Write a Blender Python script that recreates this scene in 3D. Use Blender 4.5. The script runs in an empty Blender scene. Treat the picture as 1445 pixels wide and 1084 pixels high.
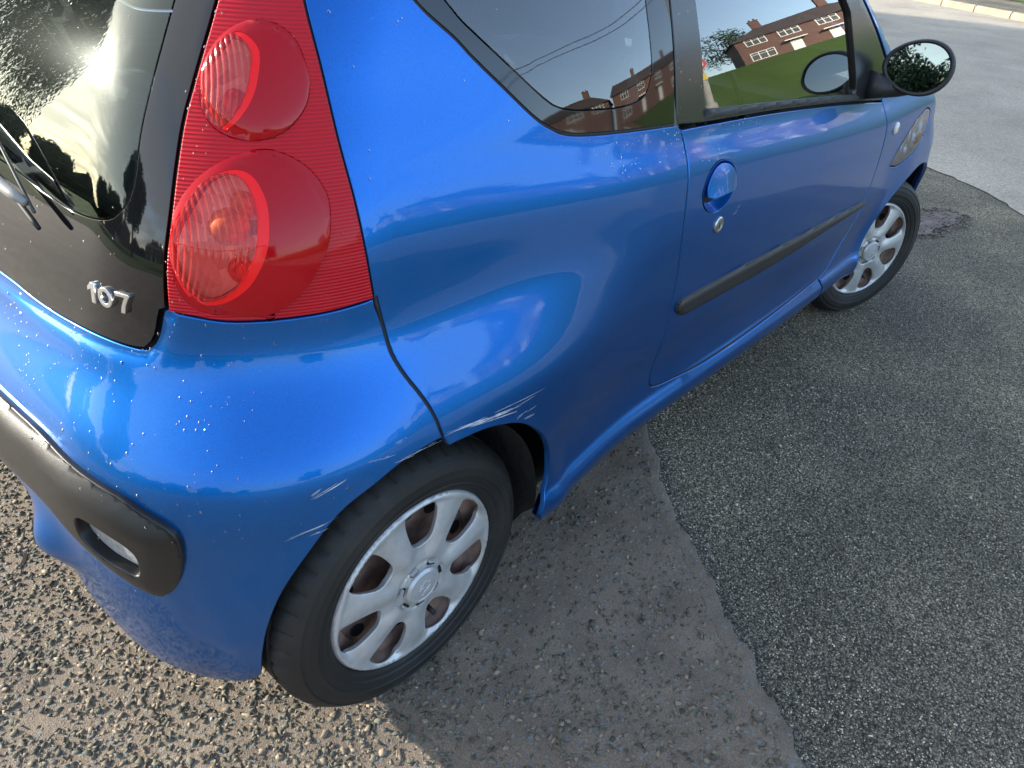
# Blue three-door hatchback parked on worn tarmac. Units are metres; car nose points to +X, its right side to -Y.
import bpy, bmesh, math, random
import numpy as np
from mathutils import Vector, Matrix
from mathutils.geometry import delaunay_2d_cdt
random.seed(7); rng=np.random.default_rng(7)
scene=bpy.context.scene
# ---------------------------------------------------------------- camera, sky, sun, exposure
SUN_AZ=math.radians(123); SUN_EL=math.radians(21)
cam=bpy.data.cameras.new('camera'); camo=bpy.data.objects.new('camera',cam); scene.collection.objects.link(camo)
camo.matrix_world=Matrix(((0.670844,0.380665,-0.636445,-0.582841),(-0.739044,0.414329,-0.531174,-1.462217),(0.061499,0.826696,0.559278,1.320595),(0,0,0,1)))
cam.sensor_width=36; cam.lens=36*1015.152580/1445; cam.clip_start=.02; cam.clip_end=2000
scene.camera=camo
SUNV=Vector((math.cos(SUN_AZ)*math.cos(SUN_EL),math.sin(SUN_AZ)*math.cos(SUN_EL),math.sin(SUN_EL)))
sun=bpy.data.lights.new('sun','SUN'); sun.energy=3.0; sun.angle=math.radians(.55); sun.color=(1,.93,.82)
suno=bpy.data.objects.new('sun',sun); scene.collection.objects.link(suno); suno.rotation_euler=SUNV.to_track_quat('Z','Y').to_euler()
w=bpy.data.worlds.new('World'); scene.world=w; w.use_nodes=True
nt=w.node_tree; nt.nodes.clear(); nd=nt.nodes.new; lk=nt.links.new
out=nd('ShaderNodeOutputWorld'); bg=nd('ShaderNodeBackground'); sky=nd('ShaderNodeTexSky')
sky.sky_type='NISHITA'; sky.sun_disc=False; sky.sun_elevation=SUN_EL; sky.sun_rotation=math.pi/2-SUN_AZ
sky.air_density=1.0; sky.dust_density=1.3; sky.ozone_density=1.8
# clouds: thin broken sheets, brighter near the sun as real cloud is
tc=nd('ShaderNodeTexCoord'); sep=nd('ShaderNodeSeparateXYZ'); lk(tc.outputs['Generated'],sep.inputs[0])
zc=nd('ShaderNodeMath'); zc.operation='MAXIMUM'; lk(sep.outputs[2],zc.inputs[0]); zc.inputs[1].default_value=.0
za=nd('ShaderNodeMath'); za.operation='ADD'; lk(zc.outputs[0],za.inputs[0]); za.inputs[1].default_value=.16
dv=nd('ShaderNodeVectorMath'); dv.operation='DIVIDE'; lk(tc.outputs['Generated'],dv.inputs[0])
cb=nd('ShaderNodeCombineXYZ'); lk(za.outputs[0],cb.inputs[0]); lk(za.outputs[0],cb.inputs[1]); cb.inputs[2].default_value=4.0; lk(cb.outputs[0],dv.inputs[1])
nz=nd('ShaderNodeTexNoise'); nz.inputs['Scale'].default_value=1.15; nz.inputs['Detail'].default_value=9; nz.inputs['Roughness'].default_value=.55; nz.inputs['Distortion'].default_value=.35
lk(dv.outputs[0],nz.inputs['Vector'])
sd=nd('ShaderNodeVectorMath'); sd.operation='DOT_PRODUCT'; lk(tc.outputs['Generated'],sd.inputs[0]); sd.inputs[1].default_value=SUNV
# cover rises towards the sun side of the sky
cv=nd('ShaderNodeMapRange'); lk(sd.outputs['Value'],cv.inputs[0]); cv.inputs[1].default_value=-.6; cv.inputs[2].default_value=.95; cv.inputs[3].default_value=-.16; cv.inputs[4].default_value=.22
ad=nd('ShaderNodeMath'); ad.operation='ADD'; lk(nz.outputs['Fac'],ad.inputs[0]); lk(cv.outputs[0],ad.inputs[1])
cr=nd('ShaderNodeMapRange'); cr.interpolation_type='SMOOTHSTEP'; lk(ad.outputs[0],cr.inputs[0]); cr.inputs[1].default_value=.50; cr.inputs[2].default_value=.78; cr.inputs[3].default_value=0; cr.inputs[4].default_value=.7
pw=nd('ShaderNodeMath'); pw.operation='MAXIMUM'; lk(sd.outputs['Value'],pw.inputs[0]); pw.inputs[1].default_value=0
p2=nd('ShaderNodeMath'); p2.operation='POWER'; lk(pw.outputs[0],p2.inputs[0]); p2.inputs[1].default_value=14
br=nd('ShaderNodeMapRange'); lk(p2.outputs[0],br.inputs[0]); br.inputs[3].default_value=3.0; br.inputs[4].default_value=5
cc=nd('ShaderNodeVectorMath'); cc.operation='SCALE'; cc.inputs[0].default_value=(.98,1.0,.97); lk(br.outputs[0],cc.inputs['Scale'])
mx=nd('ShaderNodeMix'); mx.data_type='RGBA'; lk(cr.outputs[0],mx.inputs[0]); lk(sky.outputs[0],mx.inputs[6]); lk(cc.outputs[0],mx.inputs[7])
hz=nd('ShaderNodeMix'); hz.data_type='RGBA'; hz.inputs[0].default_value=.11; lk(mx.outputs[2],hz.inputs[6]); hz.inputs[7].default_value=(3.4,3.35,3.2,1)   # thin high haze all over
lk(hz.outputs[2],bg.inputs[0]); bg.inputs[1].default_value=.15; lk(bg.outputs[0],out.inputs[0])
scene.view_settings.view_transform='Standard'; scene.view_settings.look='None'; scene.view_settings.gamma=1; scene.view_settings.use_curve_mapping=False
scene.view_settings.exposure=1.85
scene.render.engine='CYCLES'; scene.cycles.use_denoising=True; scene.cycles.max_bounces=10; scene.cycles.transparent_max_bounces=16; scene.cycles.caustics_refractive=False; scene.cycles.caustics_reflective=False
scene.cycles.sample_clamp_indirect=6

# ---------------------------------------------------------------- body surface as a smooth implicit form
def interp(x,xp,fp):
    # smooth (monotone cubic / pchip) interpolation, linear extrapolation clamped
    xp=np.asarray(xp,float); fp=np.asarray(fp,float)
    h=np.diff(xp); dl=np.diff(fp)/h
    m=np.zeros(len(xp)); m[0]=dl[0]; m[-1]=dl[-1]
    for i in range(1,len(xp)-1):
        if dl[i-1]*dl[i]>0:
            w1=2*h[i]+h[i-1]; w2=h[i]+2*h[i-1]; m[i]=(w1+w2)/(w1/dl[i-1]+w2/dl[i])
    x=np.asarray(x,float); xc=np.clip(x,xp[0],xp[-1])
    i=np.clip(np.searchsorted(xp,xc)-1,0,len(h)-1)
    t=(xc-xp[i])/h[i]
    return ((1+2*t)*(1-t)**2*fp[i]+t*(1-t)**2*h[i]*m[i]+t*t*(3-2*t)*fp[i+1]+t*t*(t-1)*h[i]*m[i+1])
def sst(a,b,x):
    t=np.clip((x-a)/(b-a),0,1); return t*t*t*(t*(t*6-15)+10)
SIDE=([.10,.17,.22,.29,.34,.40,.50,.60,.75,.88,.97,1.01,1.10,1.20,1.30,1.38,1.50],
      [.72,.762,.790,.806,.806,.801,.798,.800,.799,.790,.778,.768,.742,.706,.664,.624,.55])
def lramp(a,b,x,w=.022):
    # straight ramp 0..1 from a to b with rounded ends
    f=lambda t:.5*(t+np.sqrt(t*t+w*w)); return (f(x-a)-f(x-b))/(b-a)
REAR=([.10,.20,.30,.45,.575,.625,.77,.82,.90,1.00,1.06,1.12,1.20,1.30,1.42,1.55],
      [-.37,-.42,-.435,-.445,-.443,-.434,-.366,-.351,-.333,-.300,-.274,-.240,-.184,-.100,.02,.20])
def ys(x,z):
    y=interp(z,*SIDE)
    # plan taper
    y=y-.030*np.clip((.7-x)/1.1,0,1)**2-.045*np.clip((x-1.6)/1.4,0,1.2)**2
    zc=.998-.057*np.clip(x,0,1.8)
    y=y+np.clip(.0100+.0145*x,.008,.030)*(1-sst(-.095,.036,z-zc))
    y=y-.012*(1-sst(.05,.42,x))*sst(.97,1.13,z)
    # haunch over the rear wheel, running on from the bumper shelf
    fade=1-sst(.10,.72,x)
    y=y+fade*(.080*(1-lramp(.655,.80,z,.036))-.032)
    fadef=sst(1.95,2.30,x)
    y=y+.026*fadef*(1-sst(.64,.80,z))
    y=y-.015*sst(.332,.372,z)*(1-sst(.40,.56,z))*sst(.12,.38,x)*(1-sst(1.9,2.2,x))
    y=y-.07*(1-sst(.20,.325,z))*sst(.15,.35,x)*(1-sst(1.9,2.3,x))
    for cx in (0,2.34):
        r=np.hypot(x-cx,z-.272); y=y+.008*np.exp(-((r-.325)/.035)**2)
    return y
def xr(y,z):
    return interp(z,*REAR)+(.10+.05*sst(.6,.85,z))*y*y-.030*np.exp(-((np.abs(y)-.40)/.055)**2-((z-.42)/.05)**2)+.055*(1-sst(.27,.40,np.abs(y)))*(1-sst(.40,.50,z))
def xf(y,z):
    return 2.99-.25*y*y-.10*sst(.45,.85,z)-.03*(1-sst(.2,.4,z))
def zh(x,y):
    return interp(x,[1.2,1.8,2.0,2.2,2.4,2.6,2.8,3.1],[1.10,1.10,1.085,1.055,.99,.90,.79,.60])-.09*(y/.75)**2
def zr(x,y):
    return interp(x,[-.3,0,.4,.9,1.3,1.7],[1.36,1.425,1.46,1.462,1.44,1.39])-.05*(y/.65)**2
def fil(a,b,k,p=2.25):
    a=a+k; b=b+k
    return np.minimum(np.maximum(a,b),0)+(np.maximum(a,0)**p+np.maximum(b,0)**p)**(1/p)-k
def kk(z): return interp(z,[.2,.5,.75,.9,1.2,1.4],[.33,.33,.31,.25,.22,.20])
def F(X):
    x,y,z=X[...,0],X[...,1],X[...,2]
    side=np.abs(y)-ys(x,z); rear=xr(y,z)-x; front=x-xf(y,z)
    S=fil(fil(side,rear,kk(z)),front,.36)
    lower=fil(S,z-zh(x,y),.09)
    ws=(x-(2.03-.18*y*y))*.52+(z-1.03)*.855
    green=fil(fil(S,z-zr(x,y),.10),ws,.07)
    return np.minimum(lower,green)
S0=.2; YC=-.25; KS=.6
def sray(s):
    s=np.asarray(s,float); O=np.zeros(s.shape+(2,)); D=np.zeros(s.shape+(2,))
    a=np.clip((S0-s)/KS,0,np.pi/2); O[...,0]=np.maximum(s,S0); O[...,1]=YC
    e=np.maximum((S0-s)-KS*np.pi/2,0); O[...,1]+=e
    D[...,0]=-np.sin(a); D[...,1]=-np.cos(a)
    return O,D
def P(s,z):
    s=np.asarray(s,float); z=np.asarray(z,float)+0*s; s=s+0*z
    O,D=sray(s); lo=np.zeros(s.shape); hi=np.full(s.shape,1.2)
    X=np.zeros(s.shape+(3,)); X[...,2]=z
    for _ in range(34):
        m=(lo+hi)/2; X[...,0]=O[...,0]+D[...,0]*m; X[...,1]=O[...,1]+D[...,1]*m
        f=F(X); lo=np.where(f<0,m,lo); hi=np.where(f<0,hi,m)
    return X
def N(X):
    h=1e-4; g=np.stack([(F(X+np.eye(3)[i]*h)-F(X-np.eye(3)[i]*h)) for i in range(3)],-1)
    return g/np.linalg.norm(g,axis=-1,keepdims=True)
# ---------------------------------------------------------------- helpers
COL=scene.collection
def link(o,parent=None):
    COL.objects.link(o)
    if parent: o.parent=parent
    return o
def tag(o,label=None,cat=None,group=None,kind=None):
    for k,v in (('label',label),('category',cat),('group',group),('kind',kind)):
        if v: o[k]=v
    return o
def empty(name,loc=(0,0,0),rz=0,label=None,cat=None,group=None,parent=None):
    o=bpy.data.objects.new(name,None); o.empty_display_size=.1; o.location=loc; o.rotation_euler=(0,0,rz); link(o,parent); return tag(o,label,cat,group)
def mesh(name,V,Fc,mat,parent=None,smooth=False,normals=None,label=None,loc=None):
    me=bpy.data.meshes.new(name); me.from_pydata([tuple(map(float,v)) for v in V],[],[tuple(map(int,f)) for f in Fc]); me.update()
    if mat: me.materials.append(mat)
    if smooth or normals is not None: me.polygons.foreach_set('use_smooth',[True]*len(me.polygons))
    if normals is not None: me.normals_split_custom_set_from_vertices([tuple(map(float,n)) for n in normals])
    o=bpy.data.objects.new(name,me); link(o,parent)
    if loc is not None: o.location=loc
    if label:o['label']=label
    return o
def inst(o,name=None,parent=None,loc=None,rot=None):
    c=o.copy(); COL.objects.link(c); c.parent=parent
    if loc is not None:c.location=loc
    if rot is not None:c.rotation_euler=rot
    return c
def tree_copy(o,parent=None):
    c=o.copy(); COL.objects.link(c); c.parent=parent
    for ch in list(o.children): tree_copy(ch,c)
    return c
class MB:
    def __init__(s): s.v=[];s.f=[]
    def add(s,V,Fc):
        n=len(s.v); s.v+= [tuple(v) for v in V]; s.f+=[tuple(i+n for i in f) for f in Fc]
    def box(s,x0,x1,y0,y1,z0,z1,M=None):
        V=[(x,y,z) for x in (x0,x1) for y in (y0,y1) for z in (z0,z1)]
        if M: V=[tuple(M@Vector(v)) for v in V]
        s.add(V,[(0,1,3,2),(4,6,7,5),(0,4,5,1),(2,3,7,6),(0,2,6,4),(1,5,7,3)])
    def tube(s,pts,r,n=8,caps=True):
        pts=[Vector(p) for p in pts]; R=r if hasattr(r,'__len__') else [r]*len(pts); base=len(s.v); up=None
        for i,p in enumerate(pts):
            t=(pts[min(i+1,len(pts)-1)]-pts[max(i-1,0)]).normalized()
            if up is None: up=Vector((0,0,1)) if abs(t.z)<.9 else Vector((1,0,0))
            a=t.cross(up).normalized(); b=a.cross(t).normalized(); up=b
            for k in range(n):
                q=2*math.pi*k/n; s.v.append(tuple(p+a*math.cos(q)*R[i]+b*math.sin(q)*R[i]))
        for i in range(len(pts)-1):
            for k in range(n):
                A=base+i*n+k;B=base+i*n+(k+1)%n; s.f.append((A,B,B+n,A+n))
        if caps: s.f.append(tuple(base+k for k in range(n))[::-1]); s.f.append(tuple(base+(len(pts)-1)*n+k for k in range(n)))
    def lathe(s,prof,n=64,axis='y',close=False):
        # prof (r,h): revolves about the axis; h runs along it
        b=len(s.v); m=len(prof)
        for k in range(n):
            a=2*math.pi*k/n
            for r,h in prof: s.v.append((r*math.cos(a),h,r*math.sin(a)) if axis=='y' else (r*math.cos(a),r*math.sin(a),h))
        for k in range(n):
            for i in range(m-1):
                A=b+k*m+i; B=b+((k+1)%n)*m+i; s.f.append((A,A+1,B+1,B) if axis=='y' else (A,B,B+1,A+1))
    def build(s,name,mat,parent=None,smooth=False,auto=None,label=None,loc=None):
        o=mesh(name,s.v,s.f,mat,parent,smooth,label=label,loc=loc)
        if auto:
            bm=bmesh.new(); bm.from_mesh(o.data)
            for f in bm.faces: f.smooth=True
            for e in bm.edges:
                if len(e.link_faces)==2 and e.calc_face_angle(0)>auto: e.smooth=False
            bm.to_mesh(o.data); bm.free()
        return o
def bevel(o,w=.003,seg=2,ang=.6):
    bm=bmesh.new(); bm.from_mesh(o.data); bmesh.ops.remove_doubles(bm,verts=bm.verts,dist=1e-6)
    E=[e for e in bm.edges if len(e.link_faces)==2 and e.calc_face_angle(0)>ang]
    bmesh.ops.bevel(bm,geom=E,offset=w,segments=seg,affect='EDGES',clamp_overlap=True)
    bm.normal_update()
    for f in bm.faces: f.smooth=True
    for e in bm.edges:
        if len(e.link_faces)==2 and e.calc_face_angle(0)>.7: e.smooth=False
    bm.to_mesh(o.data); bm.free(); return o
def crom(pts,step,closed=False):
    # Catmull-Rom through 2D/3D points, resampled at roughly `step`
    p=np.array(pts,float); n=len(p); o=[]
    if n<3 and not closed:
        k=max(1,int(np.linalg.norm(p[-1]-p[0])/step)); return [p[0]+(p[-1]-p[0])*i/k for i in range(k+1)]
    rngi=range(n if closed else n-1)
    for i in rngi:
        a=p[i-1] if (i>0 or closed) else 2*p[0]-p[1]; b=p[i]; c=p[(i+1)%n]; d=p[(i+2)%n] if (i+2<n or closed) else 2*p[-1]-p[-2]
        k=max(1,int(round(np.linalg.norm(c-b)/step)))
        for j in range(k):
            t=j/k; o.append(.5*((2*b)+(-a+c)*t+(2*a-5*b+4*c-d)*t*t+(-a+3*b-3*c+d)*t**3))
    if not closed:o.append(p[-1])
    return o
def chain(*segs,step=.012):
    # joins smooth segments with corners between them into one closed loop
    L=[]
    for s in segs:
        q=crom(s,step)
        if L and np.linalg.norm(np.array(L[-1])-q[0])<step*.35: L.pop()
        L+=list(q)
    if np.linalg.norm(np.array(L[0])-L[-1])<step*.35: L.pop()
    return np.array(L)
def inside(P2,poly):
    x,y=P2[:,0],P2[:,1]; r=np.zeros(len(P2),bool); n=len(poly); j=n-1
    for i in range(n):
        xi,yi=poly[i];xj,yj=poly[j]
        if yi!=yj:
            c=((yi>y)!=(yj>y))&(x<(xj-xi)*(y-yi)/(yj-yi)+xi); r^=c
        j=i
    return r
def bdist(P2,poly):
    a=np.array(poly); b=np.roll(a,-1,0); d=np.full(len(P2),1e9)
    for p,q in zip(a,b):
        v=q-p; L=max(v@v,1e-12); t=np.clip(((P2-p)@v)/L,0,1); d=np.minimum(d,np.linalg.norm(P2-p-t[:,None]*v,axis=1))
    return d
def area(p): 
    x,y=p[:,0],p[:,1]; return .5*np.sum(x*np.roll(y,-1)-np.roll(x,-1)*y)
def cdt(loops,h,near=.5):
    lo=np.min(loops[0],0);hi=np.max(loops[0],0)
    gx,gy=np.meshgrid(np.arange(lo[0],hi[0],h),np.arange(lo[1],hi[1],h)); gx=gx+(np.arange(gx.shape[0])%2)[:,None]*h*.5
    G=np.stack([gx.ravel(),gy.ravel()],1)
    m=inside(G,loops[0])
    for l in loops[1:]: m&=~inside(G,l)
    G=G[m]
    for l in loops:
        if len(G): G=G[bdist(G,l)>h*near]
    pts=[];ed=[]
    for l in loops:
        b=len(pts); pts+=[tuple(q) for q in l]; ed+=[(b+i,b+(i+1)%len(l)) for i in range(len(l))]
    nb=len(pts); pts+=[tuple(q) for q in G]
    vo,eo,fo,ov,oe,of=delaunay_2d_cdt([Vector(p) for p in pts],ed,[],0,1e-7)
    V=np.array([(v.x,v.y) for v in vo]); T=np.array([f for f in fo],int)
    c=V[T].mean(1); m=inside(c,loops[0])
    for l in loops[1:]: m&=~inside(c,l)
    T=T[m]
    # map from input boundary indices to output
    mp={}
    for i,l in enumerate(ov):
        for k in l: mp[k]=i
    e1=V[T[:,1]]-V[T[:,0]]; e2=V[T[:,2]]-V[T[:,0]]
    flip=(e1[:,0]*e2[:,1]-e1[:,1]*e2[:,0])<0; T[flip]=T[flip][:,::-1]
    bl=[];k=0
    for l in loops: bl.append([mp[k+i] for i in range(len(l))]); k+=len(l)
    return V,T,bl
def panel(name,loops,mat,parent,h=.02,off=0,gap=.0022,r=.002,depth=.012,surf=None,sym=False,mirror=False,near=.5,disp=None,label=None,skip=None,loc=None):
    """A body panel: loops (outer, holes) in surface coordinates, meshed, laid on the surface, edges rolled in."""
    SP,SN=surf or (P,N)
    loops=[l if area(l)*s>0 else l[::-1] for l,s in zip([np.array(l) for l in loops],[1]+[-1]*9)]
    V,T,bl=cdt(loops,h,near)
    X=SP(V[:,0],V[:,1]); n=SN(X)
    if disp is not None:
        eps=1e-3
        def XD(u,v):
            A=SP(u,v); return A+SN(A)*disp(u,v)[:,None]
        X=XD(V[:,0],V[:,1]); a=XD(V[:,0]+eps,V[:,1])-XD(V[:,0]-eps,V[:,1]); b=XD(V[:,0],V[:,1]+eps)-XD(V[:,0],V[:,1]-eps)
        m=np.cross(a,b); m/=np.linalg.norm(m,axis=1,keepdims=True)+1e-12; m*=np.sign(np.sum(m*n,1))[:,None]; n=m
    X=X+n*off
    # orientation of (u,v) triangles against n
    c=np.cross(X[T[:,1]]-X[T[:,0]],X[T[:,2]]-X[T[:,0]]); s=np.sign(np.sum(c*n[T[:,0]],1).sum()) or 1
    if s<0: T=T[:,::-1]
    VX=[X];NX=[n];FX=[T]; base=len(X)
    for l in bl:
        l=np.array(l); q=X[l]; t=np.roll(q,-1,0)-np.roll(q,1,0); t/=np.linalg.norm(t,axis=1,keepdims=True)+1e-12
        b=np.cross(t,n[l])*s; b/=np.linalg.norm(b,axis=1,keepdims=True)+1e-12
        # b must point out of the panel: boundary runs CCW (outer), CW (holes) in uv
        fixed=np.zeros(len(l),bool)
        if sym or skip is not None: fixed=(np.abs(q[:,1])<2e-3) if sym else skip(q)
        X[l]=np.where(fixed[:,None],q,q-b*(r+gap)); q=X[l]; nn=n[l]
        rings=[(q+b*r*.7-nn*r*.3,nn+b),(q+b*r-nn*r,b+nn*.2),(q+b*r-nn*depth,b)]
        prev=l
        for R,NN in rings:
            idx=base+np.arange(len(l)); base+=len(l)
            NN=NN/np.linalg.norm(NN,axis=1,keepdims=True); VX.append(R);NX.append(NN)
            A=prev;B=np.roll(prev,-1);Cc=np.roll(idx,-1);D=idx
            ok=~(fixed&np.roll(fixed,-1)); f=np.stack([A,D,Cc,B],1)[ok]
            if s<0: f=f[:,::-1]
            FX+=[list(map(tuple,f))]; prev=idx
    VX[0]=X
    VV=np.concatenate(VX);NN=np.concatenate(NX); FF=[tuple(f) for a in FX for f in a]
    if sym:
        k=len(VV); M=np.array([1,-1,1.]); VV=np.concatenate([VV,VV*M]);NN=np.concatenate([NN,NN*M]); FF+= [tuple(i+k for i in f)[::-1] for f in FF]
    if loc is not None: VV=VV-np.array(loc)
    o=mesh(name,VV,FF,mat,parent,normals=NN,label=label,loc=loc)
    if mirror:
        M=np.array([1,-1,1.]); mesh(name,VV*M,[f[::-1] for f in FF],mat,parent,normals=NN*M,loc=None if loc is None else (loc[0],-loc[1],loc[2]))
    return o
# ---------------------------------------------------------------- materials
def nmat(name):
    m=bpy.data.materials.new(name); m.use_nodes=True; t=m.node_tree; b=t.nodes['Principled BSDF']; return m,t,b
def setp(b,**k):
    for a,v in k.items():
        a={'base':'Base Color','rough':'Roughness','metal':'Metallic','coat':'Coat Weight','coatr':'Coat Roughness','spec':'Specular IOR Level','ior':'IOR','trans':'Transmission Weight','alpha':'Alpha','sss':'Subsurface Weight'}[a]
        if a=='Base Color' and len(v)==3: v=(*v,1)
        b.inputs[a].default_value=v
def noise(t,scale,detail=4,rough=.5,coord='Object',dist=0,vec=None):
    tc=t.nodes.new('ShaderNodeTexCoord'); n=t.nodes.new('ShaderNodeTexNoise'); n.inputs['Scale'].default_value=scale;n.inputs['Detail'].default_value=detail;n.inputs['Roughness'].default_value=rough;n.inputs['Distortion'].default_value=dist
    t.links.new(vec or tc.outputs[coord],n.inputs['Vector']); return n
def voro(t,scale,feature='F1',coord='Object',rand=1):
    tc=t.nodes.new('ShaderNodeTexCoord'); n=t.nodes.new('ShaderNodeTexVoronoi'); n.feature=feature; n.inputs['Scale'].default_value=scale; n.inputs['Randomness'].default_value=rand
    t.links.new(tc.outputs[coord],n.inputs['Vector']); return n
def ramp(t,src,stops):
    r=t.nodes.new('ShaderNodeValToRGB'); e=r.color_ramp.elements
    while len(e)<len(stops): e.new(.5)
    for i,(p,c) in enumerate(stops): e[i].position=p; e[i].color=(*c,1) if hasattr(c,'__len__') else (c,c,c,1)
    t.links.new(src,r.inputs[0]); return r.outputs[0]
def bump(t,b,src,strength,dist,prev=None,inp='Normal'):
    n=t.nodes.new('ShaderNodeBump'); n.inputs['Strength'].default_value=strength; n.inputs['Distance'].default_value=dist
    t.links.new(src,n.inputs['Height'])
    if prev is not None: t.links.new(prev,n.inputs['Normal'])
    t.links.new(n.outputs[0],b.inputs[inp]); return n.outputs[0]
def mixc(t,fac,a,b,mode='MIX'):
    m=t.nodes.new('ShaderNodeMix'); m.data_type='RGBA'; m.blend_type=mode
    for i,v in ((0,fac),(6,a),(7,b)):
        if hasattr(v,'links') or isinstance(v,bpy.types.NodeSocket): t.links.new(v,m.inputs[i])
        else: m.inputs[i].default_value=v if i==0 else ((*v,1) if len(v)==3 else v)
    return m.outputs[2]
def simple(name,base,rough=.5,metal=0,bumps=None,var=0,vs=8,**k):
    m,t,b=nmat(name); setp(b,base=base,rough=rough,metal=metal,**k)
    if var:
        n=noise(t,vs,5,.6); c=ramp(t,n.outputs['Fac'],[(.3,tuple(x*(1-var) for x in base)),(.7,tuple(min(1,x*(1+var)) for x in base))]); t.links.new(c,b.inputs['Base Color'])
        c2=ramp(t,n.outputs['Fac'],[(.3,max(0,rough-.08)),(.7,min(1,rough+.12))]); t.links.new(c2,b.inputs['Roughness'])
    if bumps:
        n=noise(t,bumps[0],3); bump(t,b,n.outputs['Fac'],bumps[1],bumps[2])
    return m
MT={}
def paint():
    m,t,b=nmat('metallic_blue_paint')
    fl=voro(t,1700); c=ramp(t,fl.outputs['Distance'],[(0,(.0,.195,.68)),(.8,(.0,.082,.34))])
    n=noise(t,2.2,6,.6); c=mixc(t,.0,c,(.05,.12,.3))
    t.links.new(c,b.inputs['Base Color'])
    setp(b,metal=.86,rough=.35,coat=.62,coatr=.012,ior=1.5)
    # faint orange peel in the clear coat and road film that dulls the low parts
    o=noise(t,260,2); bump(t,b,o.outputs['Fac'],.045,.0006,inp='Coat Normal')
    return m
MT['paint']=paint()
MT['black_trim']=simple('black_textured_plastic',(.022,.022,.023),.42,bumps=(900,.25,.0006),var=.2,vs=14)
MT['bump_strip']=simple('sun_greyed_black_plastic',(.012,.0118,.0115),.33,bumps=(1100,.35,.0008),var=.25,vs=9)
MT['satin_black']=simple('satin_black',(.02,.021,.023),.22,spec=.6)
MT['seal']=simple('rubber_seal',(.006,.006,.006),.6)
MT['dark']=simple('underbody_dark',(.01,.01,.01),.8)
MT['liner']=simple('wheel_arch_liner',(.016,.016,.015),.85,bumps=(60,.5,.01),var=.4,vs=12)
def glass(name,tint,rough=0.0,k=1.0,film=0):
    m=bpy.data.materials.new(name); m.use_nodes=True; t=m.node_tree; t.nodes.clear()
    o=t.nodes.new('ShaderNodeOutputMaterial'); tr=t.nodes.new('ShaderNodeBsdfTransparent'); tr.inputs[0].default_value=(*tint,1)
    g=t.nodes.new('ShaderNodeBsdfGlossy'); g.inputs[0].default_value=(.90,1,.93,1) if film else (1,1,1,1); g.inputs['Roughness'].default_value=rough
    f=t.nodes.new('ShaderNodeFresnel'); f.inputs[0].default_value=1.55; 
    mu=t.nodes.new('ShaderNodeMath'); mu.operation='MULTIPLY'; mu.inputs[1].default_value=k; mu.use_clamp=True; t.links.new(f.outputs[0],mu.inputs[0])
    if film:
        g2=t.nodes.new('ShaderNodeBsdfGlossy'); g2.inputs['Roughness'].default_value=.20; g2.inputs[0].default_value=(.9,1,.97,1)
        x0=t.nodes.new('ShaderNodeMixShader'); x0.inputs[0].default_value=film; t.links.new(g.outputs[0],x0.inputs[1]); t.links.new(g2.outputs[0],x0.inputs[2]); g=x0
    x=t.nodes.new('ShaderNodeMixShader'); t.links.new(mu.outputs[0],x.inputs[0]); t.links.new(tr.outputs[0],x.inputs[1]); t.links.new(g.outputs[0],x.inputs[2]); t.links.new(x.outputs[0],o.inputs[0])
    return m
MT['glass']=glass('tinted_side_glass',(.62,.68,.66),.0,2.1)
MT['rear_glass']=glass('rear_glass',(.60,.67,.64),.006,1.35,film=.022)
MT['frit']=simple('black_glass_border',(.006,.0065,.0075),.04,coat=.0,spec=.75)
MT['chrome']=simple('chrome',(.80,.80,.79),.22,metal=1,bumps=(300,.1,.001))
MT['mirror']=simple('mirror_glass',(.30,.335,.345),.01,metal=1)
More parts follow.
